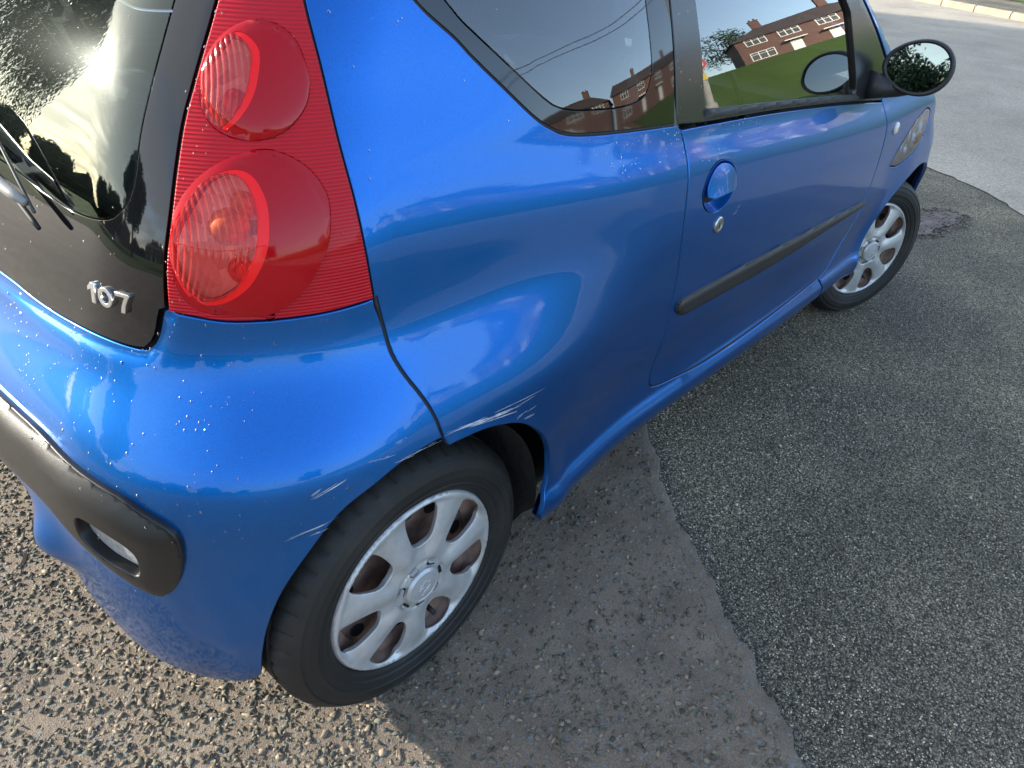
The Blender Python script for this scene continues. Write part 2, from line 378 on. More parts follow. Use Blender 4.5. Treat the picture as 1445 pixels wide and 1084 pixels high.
FE={'seam': [(-0.0637, 0.8602), (-0.0562, 0.816), (-0.0488, 0.777), (-0.0348, 0.7463), (-0.0165, 0.7163), (-0.0035, 0.6921), (0.0057, 0.6674), (0.0123, 0.6395)], 'arch': [(0.0127, 0.637), (-0.0479, 0.6347), (-0.0942, 0.6169), (-0.1442, 0.5876), (-0.189, 0.5246), (-0.2237, 0.4591), (-0.2477, 0.3864), (-0.2619, 0.3182)], 'arch2': [(0.0144, 0.6385), (0.0776, 0.6297), (0.1228, 0.6183), (0.1621, 0.6006), (0.1998, 0.5671), (0.2254, 0.5329), (0.2405, 0.4906), (0.2512, 0.429), (0.2266, 0.3825)], 'lampR': [(-0.0681, 0.8613), (-0.0765, 0.9347), (-0.084, 0.9927), (-0.0958, 1.0543), (-0.1088, 1.1341), (-0.1231, 1.2026)], 'lampL': [(-0.3447, 0.8614), (-0.3315, 0.9243), (-0.3212, 0.9778), (-0.3136, 1.0239), (-0.3041, 1.0743), (-0.294, 1.1064), (-0.2796, 1.1457), (-0.2587, 1.1986)], 'lampB': [(-0.3372, 0.8596), (-0.3056, 0.8562), (-0.2631, 0.8513), (-0.1993, 0.8518), (-0.1327, 0.8538), (-0.0683, 0.8583)], 'strip': [(-0.6814, 0.659), (-0.6125, 0.6576), (-0.5287, 0.6533), (-0.4414, 0.6478), (-0.4079, 0.6331), (-0.3707, 0.6166), (-0.338, 0.5962), (-0.3263, 0.5731), (-0.3291, 0.5308), (-0.3398, 0.4925), (-0.3538, 0.4638), (-0.368, 0.4532), (-0.3973, 0.4564), (-0.4423, 0.4786), (-0.488, 0.5042), (-0.5365, 0.5297), (-0.6023, 0.5356), (-0.7217, 0.5318)], 'glassR': [(-0.2703, 1.1981), (-0.2893, 1.1452), (-0.3042, 1.1058), (-0.3138, 1.074), (-0.3225, 1.0254), (-0.3299, 0.9793), (-0.3388, 0.9276), (-0.3526, 0.8563), (-0.3659, 0.8199), (-0.3793, 0.8033), (-0.3983, 0.7978), (-0.4787, 0.7982), (-0.5813, 0.7961), (-0.6607, 0.7981), (-0.7477, 0.8025)], 'fritR': [(-0.3393, 1.1944), (-0.3707, 1.0764), (-0.3831, 1.0005), (-0.4073, 0.9691), (-0.4403, 0.9554), (-0.5075, 0.9509), (-0.587, 0.9572), (-0.7329, 0.9706)], 'dome1': [(-0.2805, 1.1071), (-0.2657, 1.1429), (-0.234, 1.1685), (-0.1905, 1.1802), (-0.149, 1.1669), (-0.1319, 1.1381), (-0.1312, 1.1087), (-0.1499, 1.0835), (-0.181, 1.0659), (-0.219, 1.0604), (-0.2561, 1.069), (-0.2752, 1.0861)], 'dome2': [(-0.3259, 0.944), (-0.3096, 0.9811), (-0.2805, 1.0171), (-0.2384, 1.0405), (-0.1919, 1.0493), (-0.1467, 1.0312), (-0.1219, 0.9984), (-0.1227, 0.9622), (-0.135, 0.9296), (-0.1668, 0.8878), (-0.2096, 0.8627), (-0.2635, 0.8543), (-0.3059, 0.8717), (-0.3245, 0.9063)], 'cap1': [(-0.2846, 1.1069), (-0.2657, 1.1429), (-0.2287, 1.1673), (-0.1981, 1.152), (-0.1993, 1.1237), (-0.2121, 1.0949), (-0.2371, 1.0717), (-0.2608, 1.0689), (-0.2781, 1.0824)], 'cap2': [(-0.323, 0.9443), (-0.3049, 0.9815), (-0.2759, 1.0173), (-0.2434, 1.0317), (-0.2165, 1.0259), (-0.2006, 0.9993), (-0.1988, 0.9681), (-0.2062, 0.9357), (-0.2318, 0.8972), (-0.2694, 0.8757), (-0.3005, 0.8769), (-0.3197, 0.9068)], 'rfl': [(-0.4527, 0.5755), (-0.4311, 0.5766), (-0.406, 0.5661), (-0.3888, 0.5543), (-0.3808, 0.5379), (-0.385, 0.5048), (-0.4014, 0.5079), (-0.425, 0.5162), (-0.4455, 0.5303), (-0.4574, 0.5483)], 'qw': [(0.0937, 1.201), (0.1794, 1.1509), (0.2312, 1.1064), (0.3007, 1.0443), (0.3383, 1.0212), (0.3655, 1.0109), (0.4143, 1.0039), (0.4952, 0.9981), (0.6631, 0.9858), (0.6717, 1.1213), (0.6767, 1.1876)], 'qfrit': [(0.1725, 1.1996), (0.2605, 1.1254), (0.3281, 1.0693), (0.3583, 1.0524), (0.4799, 1.0379), (0.5189, 1.0381), (0.5591, 1.0451), (0.5799, 1.0631), (0.6057, 1.1898)], 'badge': [(-0.4567, 0.8664), (-0.3964, 0.8625), (-0.4152, 0.839), (-0.4629, 0.8505)]}
STEER=-0.3978
SCRATCH=[((0.015, 0.641), (0.243, 0.626), 0.0012), ((0.031, 0.641), (0.178, 0.612), 0.0016), ((0.059, 0.639), (0.155, 0.623), 0.0018), ((0.08, 0.633), (0.19, 0.62), 0.0012), ((0.103, 0.629), (0.145, 0.625), 0.0015), ((0.168, 0.6), (0.219, 0.601), 0.0012), ((0.183, 0.59), (0.216, 0.586), 0.001), ((0.022, 0.644), (0.103, 0.631), 0.001), ((0.045, 0.642), (0.119, 0.63), 0.0013), ((0.118, 0.624), (0.209, 0.623), 0.0008), ((-0.064, 0.665), (-0.049, 0.666), 0.0012), ((-0.104, 0.654), (-0.064, 0.651), 0.001), ((-0.176, 0.623), (-0.135, 0.641), 0.0014), ((-0.21, 0.561), (-0.147, 0.584), 0.0014), ((-0.204, 0.566), (-0.154, 0.582), 0.0008), ((-0.071, 0.638), (-0.021, 0.636), 0.001), ((-0.055, 0.641), (0.004, 0.639), 0.0008), ((-0.176, 0.629), (-0.163, 0.636), 0.001), ((0.912, 0.769), (0.925, 0.785), 0.0012), ((0.903, 0.768), (0.919, 0.777), 0.0008), ((-0.184, 0.562), (-0.155, 0.572), 0.0008), ((0.058, 0.636), (0.103, 0.629), 0.0016)]
# ---------------------------------------------------------------- the car
PZ=.6
def PP(x,ph):
    x=np.asarray(x,float); ph=np.asarray(ph,float)
    lo=np.zeros(x.shape); hi=np.full(x.shape,1.3); X=np.zeros(x.shape+(3,)); X[...,0]=x
    for _ in range(34):
        m=(lo+hi)/2; X[...,1]=-np.sin(ph)*m; X[...,2]=PZ+np.cos(ph)*m
        f=F(X); lo=np.where(f<0,m,lo); hi=np.where(f<0,hi,m)
    return X
POL=(PP,N)
def sz2pol(L):
    X=P(np.array([q[0] for q in L]),np.array([q[1] for q in L])); return [(a[0],math.atan2(-a[1],a[2]-PZ)) for a in X]
SC=S0-KS*math.pi/2+YC   # s where the rear centre line lies
car=empty('small_hatchback',(0,0,0),label='blue three-door hatchback with silver wheel trims, red tail lamp and scratched rear wheel arch',cat='car')
seam=FE['seam']; arch=FE['arch']; arch2=FE['arch2'][1:]
_r=FE['lampR']; lampR=[(_r[-1][0]-.012,1.33),(_r[-1][0]-.007,1.27)]+[q for q in FE['lampR'][::-1]]
_l=FE['lampL']; lampL=[(_l[-1][0]+.050,1.33),(_l[-1][0]+.026,1.265)]+[q for q in FE['lampL'][::-1]]
lampB=list(FE['lampB']); lampL[-1]=lampB[0]; lampR[-1]=lampB[-1]
def ext(a,b,z): t=(z-a[1])/(b[1]-a[1]); return (a[0]+(b[0]-a[0])*t,z)
_q=FE['qw']; qx=_q[0][0]
qwo=[(qx-.088,1.278),(qx-.083,1.315),(qx-.03,1.335),(.3,1.348),(.672,1.350)]
qwB=[(.664,.988)]+[_q[k] for k in (7,6,5,4,3,2,1,0)]+[(qx-.088,1.278)]
door_rear=[(.681,.978),(.690,.935),(.689,.86),(.694,.761),(.703,.676),(.704,.582),(.701,.49),(.699,.43)]
door_bot=[(.699,.43),(.702,.402),(.72,.387),(.78,.374),(.939,.360),(1.206,.358),(1.55,.364),(1.68,.368)]
door_front=[(1.68,.368),(1.745,.382),(1.80,.425),(1.845,.50),(1.870,.58),(1.880,.66),(1.874,.74),(1.855,.82),(1.829,.888)]
belt=[(1.829,.888),(1.55,.917),(1.113,.953),(.786,.973),(.681,.978)]
# quarter panel, running on below the door as the sill
quarter=chain(seam[::-1],[lampB[-1]]+lampR[::-1][1:],[lampR[0],(lampR[0][0]+.002,1.375)],[(lampR[0][0]+.002,1.375),(.685,1.375)],[(.685,1.375),(.680,1.352)],[(.680,1.352),(.672,1.350)],qwo[::-1],qwB[::-1],[(.664,.988),(.681,.978)],door_rear,door_bot,[(1.68,.368),(1.70,.33)],[(1.70,.33),(1.70,.215)],[(1.70,.215),(.55,.215),(.40,.225),(.30,.25)],[(.30,.25),(.262,.30),(.270,.353)],[(.270,.353),(.283,.395),(.277,.456),(.256,.503),(.226,.542),(.182,.58),(.138,.601),(.088,.615),(.02,.622)],step=.012)
panel('quarter_panel',[quarter],MT['paint'],car,h=.016,mirror=True)
# bumper
ZG=FE['glassR'][-1][1]
gl_b=[(SC,ZG)]+FE['glassR'][7:][::-1]+[(FE['lampB'][0][0]-.006,FE['lampB'][0][1]+.001)]
gl_b=[gl_b[0]]+gl_b[1:]
bumper=chain(gl_b,[gl_b[-1],lampB[0]],lampB,[lampB[-1]]+seam[1:],[seam[-1]]+arch[1:],[arch[-1],(-.27,.262)],[(-.27,.262),(-.30,.235),(-.40,.215),(-.60,.21),(SC,.21)],[(SC,.21),(SC,ZG)],step=.012)
gl_lip=chain(gl_b,[gl_b[-1],lampB[0]],[lampB[0],(-.36,.92),(SC,.92)],[(SC,.92),(SC-.02,ZG+.02),gl_b[0]],step=.012)
def lip_disp(u,v):
    # painted return that rolls down to the glass, with a soft crease along its outer edge
    q=np.stack([u,v],1); d=np.full(len(u),1.); m=(u<-.33)&(v>.70); d[m]=bdist(q[m],gl_lip); t=np.clip(1-d/.030,0,1); return -.0075*t**2
bump_o=panel('rear_bumper',[bumper],MT['paint'],car,h=.0125,sym=True,r=.0025,disp=lip_disp)
# black rubbing strip, proud of the bumper
def strip_disp(u,v): 
    d=bdist(np.stack([u,v],1),strip_poly); t=np.clip(d/.040,0,1); return .004+.012*np.sin(t*math.pi/2)
_s=FE['strip']; _s=[q for q in _s if q[0]>-.72 and abs(q[0]+.443)>.004]; sp=[(-.76,_s[0][1]+.001)]+_s+[(-.76,_s[-1][1]-.001)]
strip_poly=chain(sp,[sp[-1],(-.78,sp[-1][1]+.01),(-.79,sp[-1][1]+.025)],[(-.79,sp[-1][1]+.025),(-.79,sp[0][1]-.02)],[(-.79,sp[0][1]-.02),sp[0]],step=.009)
rfl=FE['rfl']
rl=np.array(crom(rfl,.006,True))
so=panel('rubbing_strip',[strip_poly,rl],MT['bump_strip'],bump_o,h=.007,off=.005,disp=strip_disp,depth=.02,r=.003,mirror=False)
m_,t_,b_=nmat('dull_reflector'); setp(b_,base=(.42,.40,.38),rough=.35,metal=.0,coat=.6); n_=noise(t_,60,5,.7); t_.links.new(ramp(t_,n_.outputs['Fac'],[(.35,(.30,.29,.28)),(.7,(.55,.53,.50))]),b_.inputs['Base Color'])
panel('reflector_housing',[rl],m_,bump_o,h=.008,off=.0035,r=.0008,depth=.003,gap=-.002)
# wall of the recess left of the reflector
# ---- rear screen: clear middle, black printed border
gr=[gl_b[-1]]+[(a-.0045,b) for a,b in lampL[::-1][1:-1]]+[(lampL[0][0]-.004,1.325)]
G1,G2=gr[-1][0]-.02,SC
glass_o=chain(gl_b,[gl_b[-1]]+gr[1:],[gr[-1],(G1,1.338)],[(G1,1.338),(-.5,1.345),(SC,1.345)],[(SC,1.345),(SC,ZG)],step=.014)
_f=FE['fritR']; fr=[(SC,_f[-1][1])]+_f[::-1]+[(_f[0][0]+.02,1.25)]
FX=fr[-1][0]; FZ=fr[0][1]
frit_in=chain(fr,[fr[-1],(FX-.01,1.275),(FX-.04,1.283)],[(FX-.04,1.283),(SC,1.290)],[(SC,1.290),(SC,FZ)],step=.014)
sym0=lambda q:np.abs(q[:,1])<2e-3
tg=empty('tailgate',parent=car)
border=chain(gl_b,[gl_b[-1]]+gr[1:],[gr[-1],(G1,1.338)],[(G1,1.338),(-.5,1.345),(SC,1.345)],[(SC,1.345),(SC,1.290)],[(SC,1.290),(FX-.04,1.283)],[(FX-.04,1.283),(FX-.01,1.275),fr[-1]],fr[::-1],[(SC,FZ),(SC,ZG)],step=.012)
panel('screen_border',[border],MT['frit'],tg,h=.016,off=-.003,gap=.0025,r=.0006,depth=.006,sym=True)
panel('rear_screen',[frit_in],MT['rear_glass'],tg,h=.03,off=-.003,gap=-.0004,r=.0002,depth=.0004,sym=True)
# painted return behind the glass edge
panel('spoiler',[chain([(SC,1.352),(-.5,1.351),(G1+.02,1.343),(lampR[0][0],1.336)],[(lampR[0][0],1.336),(lampR[0][0]+.002,1.375)],[(lampR[0][0]+.002,1.375),(SC,1.375)],[(SC,1.375),(SC,1.352)],step=.02)],MT['paint'],car,h=.02,sym=True)
# heater wires printed on the screen (thin raised tracks)
hw=MB()
for k in range(9):
    z=1.0+.03*k
    hw.tube([tuple(v) for v in (lambda s:(P(s,0*s+z)-N(P(s,0*s+z))*.0045))(np.linspace(-.385+.02*k*.6,SC,24))],.0004,4)
hw.build('heater_wires',simple('heater_wire_brown',(.05,.035,.02),.5),tg)
# ---- wheels arches, inner shell
def shell():
    S=np.linspace(SC,2.3,150); Z=np.linspace(.24,.95,30); g=np.array([[(s,z) for z in Z] for s in S]); X=P(g[...,0],g[...,1]); n=N(X); X=X-n*.02
    V=X.reshape(-1,3); f=[]
    for i in range(len(S)-1):
        for j in range(len(Z)-1):
            c=X[i,j]
            if any(math.hypot(c[0]-cx,c[2]-.272)<.38 and S[i]>-.5 for cx in (0.01,2.34)): continue
            a=i*len(Z)+j; f.append((a,a+1,a+len(Z)+1,a+len(Z)))
    M=np.array([1,-1,1]); k=len(V)
    mesh('inner_shell',np.concatenate([V,V*M]),f+[tuple(i+k for i in q) for q in f],MT['dark'],car)
shell()
for cx in (0.005,2.34):
    for sy in (-1,1):
        b=MB(); n=40
        prof=[(.372,.80),(.366,.62),(.34,.50),(.02,.49)]
        if cx<1: prof=[(.345,.80),(.345,.62),(.33,.52),(.02,.51)]
        for k in range(n+1):
            a=math.radians(-25+230*k/n)
            for r,y in prof:
                px_=cx+r*math.cos(a)*((.90 if math.cos(a)>0 else .86) if cx<1 else 1); pz_=.272+r*math.sin(a)
                # keep the lip of the liner inside the curved body side
                while F(np.array([px_,-y-.012,pz_]))>-.002 and y>.4: y-=.006
                b.v.append((px_,sy*y,pz_))
        for k in range(n):
            for i in range(3): A=k*4+i; b.f.append((A,A+1,A+5,A+4))
        b.build('wheel_arch_liner',MT['liner'],car,smooth=True)
# underbody
b=MB(); b.box(-.36,2.8,-.60,.60,.19,.30); b.box(.42,1.95,-.715,.715,.20,.33); b.build('underbody',MT['dark'],car)
b=MB(); b.tube([(-.3,0,.272)]*1+[(0,-.66,.272)],.001); 
b=MB(); b.tube([(0,-.66,.262),(0,.66,.262)],.03,10); b.tube([(0,-.60,.24),(.3,-.58,.28)],.035,8); b.build('rear_axle',simple('axle_grime',(.03,.028,.026),.7),car)
# ---- door
hd_c=(.8225,.8475)
hd=[(.7555,.853),(.768,.878),(.790,.895),(.818,.901),(.848,.893),(.872,.874),(.886,.848),(.882,.824),(.866,.806),(.842,.797),(.815,.797),(.788,.806),(.768,.822),(.757,.838)]
# the dish seen in the photograph is close to a circle about 13 cm across
HC=(.8205,.848); HR=(.066,.051)
hd=[(HC[0]+HR[0]*math.cos(a),HC[1]+HR[1]*math.sin(a)) for a in np.linspace(0,2*math.pi,40,endpoint=False)]
door=empty('door',parent=car)
door_poly=chain(door_rear,door_bot,door_front,belt,step=.012)
panel('door_skin',[door_poly,np.array(hd)],MT['paint'],door,h=.018,r=.0025)
panel('door_skin',[door_poly*np.array([1,1])],MT['paint'],empty('door',parent=car),h=.03,r=.0025,surf=(lambda u,v:P(u,v)*np.array([1,-1,1.]),lambda X:N(X*np.array([1,-1,1.]))*np.array([1,-1,1.])))
# dish
def dish(u,v):
    r=np.sqrt(((u-HC[0])/HR[0])**2+((v-HC[1])/HR[1])**2); return -.032*np.clip(1-r**2.4,0,1)**.75
ho=[(HC[0]+HR[0]*.995*math.cos(a),HC[1]+HR[1]*.995*math.sin(a)) for a in np.linspace(0,2*math.pi,40,endpoint=False)]
dh=panel('handle_recess',[np.array(ho)],MT['paint'],door,h=.006,disp=dish,gap=-.003,r=.0005,depth=.001)
# flap: upper half of the circle, a lip whose lower edge stands out
fl=[]
for a in np.linspace(math.radians(-12),math.radians(192),34): fl.append((HC[0]+HR[0]*.93*math.cos(a),HC[1]+HR[1]*.93*math.sin(a)))
low=[(HC[0]-HR[0]*.6,HC[1]-.0165),(HC[0],HC[1]-.013),(HC[0]+HR[0]*.6,HC[1]-.0145)]
def flap(u,v):
    t=(v-(HC[1]-.014))/.062; e=((u-HC[0])/HR[0]); return .0015+.017*np.clip(1-np.clip(t,0,1),0,1)**1.2*np.sqrt(np.clip(1-e*e,0,1))
panel('door_handle',[np.array(fl+low)],MT['paint'],door,h=.005,disp=flap,gap=.0005,r=.0015,depth=.012)
lkX=P(np.array([.841]),np.array([.761]))[0]; lkN=N(lkX[None])[0]
def disc_on(X,nrm,prof,name,mat,parent,n=24,sx=1):
    q=Vector(nrm).to_track_quat('Z','Y'); b=MB(); b.lathe(prof,n,'z'); o=b.build(name,mat,parent,auto=.6); o.location=tuple(X); o.rotation_euler=q.to_euler(); return o
lk_=disc_on(lkX-lkN*.001,lkN,[(.0185,0),(.0185,.003),(.016,.005),(.0125,.0052),(.012,.0042),(0.0001,.0046)],'door_lock',simple('brushed_steel',(.55,.54,.50),.3,metal=1),door)
b=MB(); b.box(-.0012,.0012,-.006,.006,.0040,.0050); kh=b.build('key_slot',MT['seal'],door); kh.location=lk_.location; kh.rotation_euler=lk_.rotation_euler
# side moulding
mt=[(.728,.612),(.762,.617),(.95,.6155),(1.177,.611),(1.55,.602),(1.866,.590)]; mbm=[(1.872,.568),(1.55,.5655),(1.197,.558),(.95,.563),(.781,.568),(.742,.573)]
mold=chain(mt,[mt[-1],(1.872,.578),mbm[0]],mbm,[mbm[-1],(.724,.590),mt[0]],step=.008)
def md(u,v): d=bdist(np.stack([u,v],1),mold); return .008*np.sin(np.clip(d/.014,0,1)*math.pi/2)
panel('side_moulding',[mold],MT['black_trim'],door,h=.0045,off=.003,disp=md,depth=.012,r=.002)
# window frame (pillar trim, mirror sail) and glass
dgl=chain([(.778,1.0),(.774,1.10),(.770,1.20),(.785,1.328)],[(.785,1.328),(1.14,1.330)],[(1.14,1.330),(1.30,1.285),(1.45,1.205),(1.535,1.13)],[(1.535,1.13),(1.556,1.062),(1.606,.932)],[(1.606,.932),(1.2,.968),(.778,1.0)],step=.02)
frame_o=chain([(.669,.986),(.673,1.10),(.680,1.25),(.690,1.368)],[(.690,1.368),(1.17,1.368)],[(1.17,1.368),(1.36,1.315),(1.53,1.225),(1.70,1.10),(1.84,.985)],[(1.84,.985),(1.838,.93),(1.829,.890)],[(1.829,.890),(1.55,.919),(1.113,.955),(.786,.975),(.669,.986)],step=.02)
panel('window_frame',[frame_o,dgl],MT['satin_black'],door,h=.02,off=-.002,depth=.02)
panel('window_frame',[frame_o,dgl],MT['satin_black'],bpy.data.objects['door.001'],h=.03,off=-.002,depth=.02,surf=(lambda u,v:P(u,v)*np.array([1,-1,1.]),lambda X:N(X*np.array([1,-1,1.]))*np.array([1,-1,1.])))
panel('door_window',[dgl],MT['glass'],door,h=.04,off=-.012,gap=-.002,r=.0005,depth=.001)
panel('door_window',[dgl],MT['glass'],bpy.data.objects['door.001'],h=.04,off=-.012,gap=-.002,r=.0005,depth=.001,surf=(lambda u,v:P(u,v)*np.array([1,-1,1.]),lambda X:N(X*np.array([1,-1,1.]))*np.array([1,-1,1.])))
wsl=[(.776,1.003),(1.113,.977),(1.45,.948),(1.608,.934)]; wsb=[(1.645,.913),(1.45,.930),(1.113,.959),(.774,.981)]
wsp=chain(wsl,[wsl[-1],wsb[0]],wsb,[wsb[-1],wsl[0]],step=.01)
panel('window_weatherstrip',[wsp],simple('weatherstrip',(.03,.03,.03),.5,var=.2,vs=30),door,h=.007,off=.001,disp=lambda u,v:.007*(1-np.exp(-bdist(np.stack([u,v],1),wsp)/.004)),r=.0015,depth=.018)
# quarter window
qg=chain([(.664,.988),(.672,1.10),(.676,1.20),(.672,1.350)],qwo[::-1],qwB[::-1],step=.014)
_i=FE['qfrit']; qi=[(.600,1.19),(.598,1.10),(.592,1.075),(.575,1.052),(.545,1.041),(.50,1.038),(.467,1.039),(.40,1.044)]+[_i[k] for k in (3,2,1,0)]+[(_i[0][0]-.08,1.262)]
q0=qi[-1][0]
qfi=chain(qi,[qi[-1],(q0+.015,1.298),(q0+.07,1.308)],[(q0+.07,1.308),(.57,1.318)],[(.57,1.318),(.598,1.30),(.600,1.19)],step=.014)
for my in (1,-1):
    sf=(P,N) if my==1 else (lambda u,v:P(u,v)*np.array([1,-1,1.]),lambda X:N(X*np.array([1,-1,1.]))*np.array([1,-1,1.]))
    q=empty('quarter_window',parent=car)
    panel('window_border',[qg,qfi],MT['frit'],q,h=.02,off=-.002,gap=.003,r=.0006,depth=.004,surf=sf)
    panel('window_glass',[qfi],MT['glass'],q,h=.03,off=-.002,gap=-.0004,r=.0002,depth=.0004,surf=sf)
    panel('window_seal',[chain(qg,step=.014)],MT['seal'],q,h=.3,off=-.0065,gap=-.002,r=.0002,depth=.02,surf=sf) if False else None
# ---- front wing, bonnet, roof, pillars, windscreen (meshed in x and angle about the car's length)
X1=P(np.array([q[0] for q in door_front]),np.array([q[1] for q in door_front]))
wing_gap=sz2pol(door_front)
FA=[]
for a in np.linspace(math.radians(-8),math.radians(188),30): FA.append((2.345+.338*math.cos(a),.272+.345*math.sin(a)))
fap=sz2pol(FA)                                  # front arch, from its front foot over to the rear foot
wing=chain([wing_gap[-1],sz2pol([(1.84,.985)])[0]],[sz2pol([(1.84,.985)])[0],(1.90,1.03)],[(1.90,1.03),(2.1,1.02),(2.3,1.05),(2.5,1.13),(2.62,1.25)],[(2.62,1.25),(2.72,1.45),(2.745,1.75),(2.75,2.05)],[(2.75,2.05),fap[0]],fap,[fap[-1],sz2pol([(1.98,.215)])[0]],[sz2pol([(1.98,.215)])[0],sz2pol([(1.705,.215)])[0]],[sz2pol([(1.705,.215)])[0],sz2pol([(1.705,.33)])[0],wing_gap[0]],wing_gap,step=.02)
hl=sz2pol([(2.025,.668),(2.06,.715),(2.13,.762),(2.22,.800),(2.30,.812),(2.352,.79),(2.352,.755),(2.30,.715),(2.21,.683),(2.10,.657)])
hlp=chain(hl+[hl[0]],step=.012)
panel('front_wing',[wing,hlp],MT['paint'],car,h=.02,surf=POL,mirror=True)
panel('headlight_lens',[hlp],glass('headlight_lens',(.85,.9,.92),.0,1.6),car,h=.02,surf=POL,gap=.002,r=.001,depth=.006,mirror=True)
hm=MB()
for i,(x,dz,r) in enumerate([(2.27,.765,.040),(2.20,.738,.030),(2.13,.708,.022)]):
    X=P(np.array([x]),np.array([dz]))[0]; n=N(X[None])[0]; q=Vector(n).to_track_quat('Z','Y').to_matrix()
    b=MB(); b.lathe([(r*.25,-.045),(r*.6,-.035),(r*.9,-.018),(r,-.004),(r*1.15,-.008)],20,'z'); hm.add([tuple(Vector(X)+q@Vector(v)) for v in b.v],b.f)
hm.build('headlight_reflector',simple('lamp_reflector',(.22,.27,.36),.2,metal=1),car,smooth=True)
hb=mesh('headlight_housing',*(lambda Xs:(Xs,[tuple(range(len(Xs)))]))([tuple(p) for p in (lambda A:A-N(A)*.05)(PP(hlp[:,0],hlp[:,1]))]),simple('headlight_housing',(.05,.09,.18),.3,metal=.4),car)
bon=chain([(1.98,0),(1.965,.35),(1.92,.8),(1.905,1.02)],[(1.905,1.02),(2.1,1.01),(2.3,1.04),(2.5,1.12),(2.61,1.22)],[(2.61,1.22),(2.72,.9),(2.79,.5),(2.81,0)],[(2.81,0),(1.98,0)],step=.03)
panel('bonnet',[bon],MT['paint'],car,h=.03,surf=POL,sym=True)
def PFr(u,z):
    # front end: u turns round the nose corner from the side (u=0) to the centre line
    u=np.asarray(u,float); z=np.asarray(z,float)+0*u; O=np.zeros(u.shape+(2,)); D=np.zeros(u.shape+(2,)); a=np.clip(u/.6,0,np.pi/2)
    O[...,0]=2.45; O[...,1]=-.25+np.maximum(u-.6*np.pi/2,0); D[...,0]=np.sin(a); D[...,1]=-np.cos(a)
    lo=np.zeros(u.shape);hi=np.full(u.shape,1.2);X=np.zeros(u.shape+(3,)); X[...,2]=z
    for _ in range(34):
        m=(lo+hi)/2; X[...,0]=O[...,0]+D[...,0]*m; X[...,1]=O[...,1]+D[...,1]*m; f=F(X); lo=np.where(f<0,m,lo); hi=np.where(f<0,hi,m)
    return X
uc=.6*math.pi/2+.25
fb=chain([(.31,.22),(.6,.20),(uc,.20)],[(uc,.20),(uc,.66)],[(uc,.66),(.8,.66),(.5,.66),(.31,.63)],[(.31,.63),(.31,.22)],step=.03)
grl=chain([(.85,.27),(uc-.0,.27)],[(uc,.27),(uc,.42)],[(uc,.42),(.85,.40)],[(.85,.40),(.80,.33),(.85,.27)],step=.03)
panel('front_bumper',[fb],MT['paint'],car,h=.03,surf=(PFr,N),sym=True)
panel('nose_panel',[chain([(.31,.635),(.5,.665),(.8,.665),(uc,.665)],[(uc,.665),(uc,.80)],[(uc,.80),(.8,.79),(.5,.76),(.31,.72)],[(.31,.72),(.31,.635)],step=.03)],MT['black_trim'],car,h=.03,surf=(PFr,N),sym=True,off=-.004)
# roof side strip, roof and windscreen
re=P(np.linspace(SC,lampR[0][0]+.002,30),np.full(30,1.378)); rs=P(np.linspace(lampR[0][0]+.002,1.17,30),np.full(30,1.372))
rp=[(a[0],math.atan2(-a[1],a[2]-PZ)) for a in re]+[(a[0],math.atan2(-a[1],a[2]-PZ)) for a in rs[1:]]
rp=[(x,max(p,0)) for x,p in rp]; rp[0]=(rp[0][0],0.)
pil=sz2pol([(1.17,1.372),(1.36,1.32),(1.53,1.23),(1.70,1.105),(1.842,.990)])
wst=[(1.90,1.03)]; 
wsA=[(1.895,.99),(1.72,.905),(1.52,.80),(1.34,.71),(1.25,.665)]
roofp=chain(rp,pil,[pil[-1],(1.895,1.03)],[(1.895,1.03),wsA[0]],wsA,[wsA[-1],(1.20,.45),(1.185,.2),(1.18,0)],[(1.18,0),rp[0]],step=.025)
panel('roof',[roofp],MT['paint'],car,h=.04,surf=POL,sym=True)
wsg=chain([(1.20,0),(1.205,.2),(1.22,.45),(1.268,.655)],[(1.268,.655),(1.35,.70),(1.53,.79),(1.73,.895),(1.89,.975)],[(1.89,.975),(1.95,.7),(1.99,.3),(1.995,0)],[(1.995,0),(1.20,0)],step=.03)
panel('windscreen',[wsg],MT['glass'],car,h=.05,surf=POL,sym=True,off=-.003,depth=.004)
# cowl
b=MB(); b.box(1.80,2.02,-.62,.62,.93,1.0); b.build('scuttle',MT['black_trim'],car)
# repeater
rX=P(np.array([1.951]),np.array([.799]))[0]; rN=N(rX[None])[0]
rp_=disc_on(rX,rN,[(.019,-.002),(.019,.003),(.0165,.0065),(.010,.0095),(.0001,.0105)],'side_repeater',simple('clear_repeater_lens',(.75,.72,.66),.12,coat=1),car)
disc_on((0,0,.0085),(0,0,1),[(.006,0),(.0058,.002),(.0001,.0032)],'repeater_bulb',simple('amber_bulb',(.5,.22,.05),.3),rp_,12)
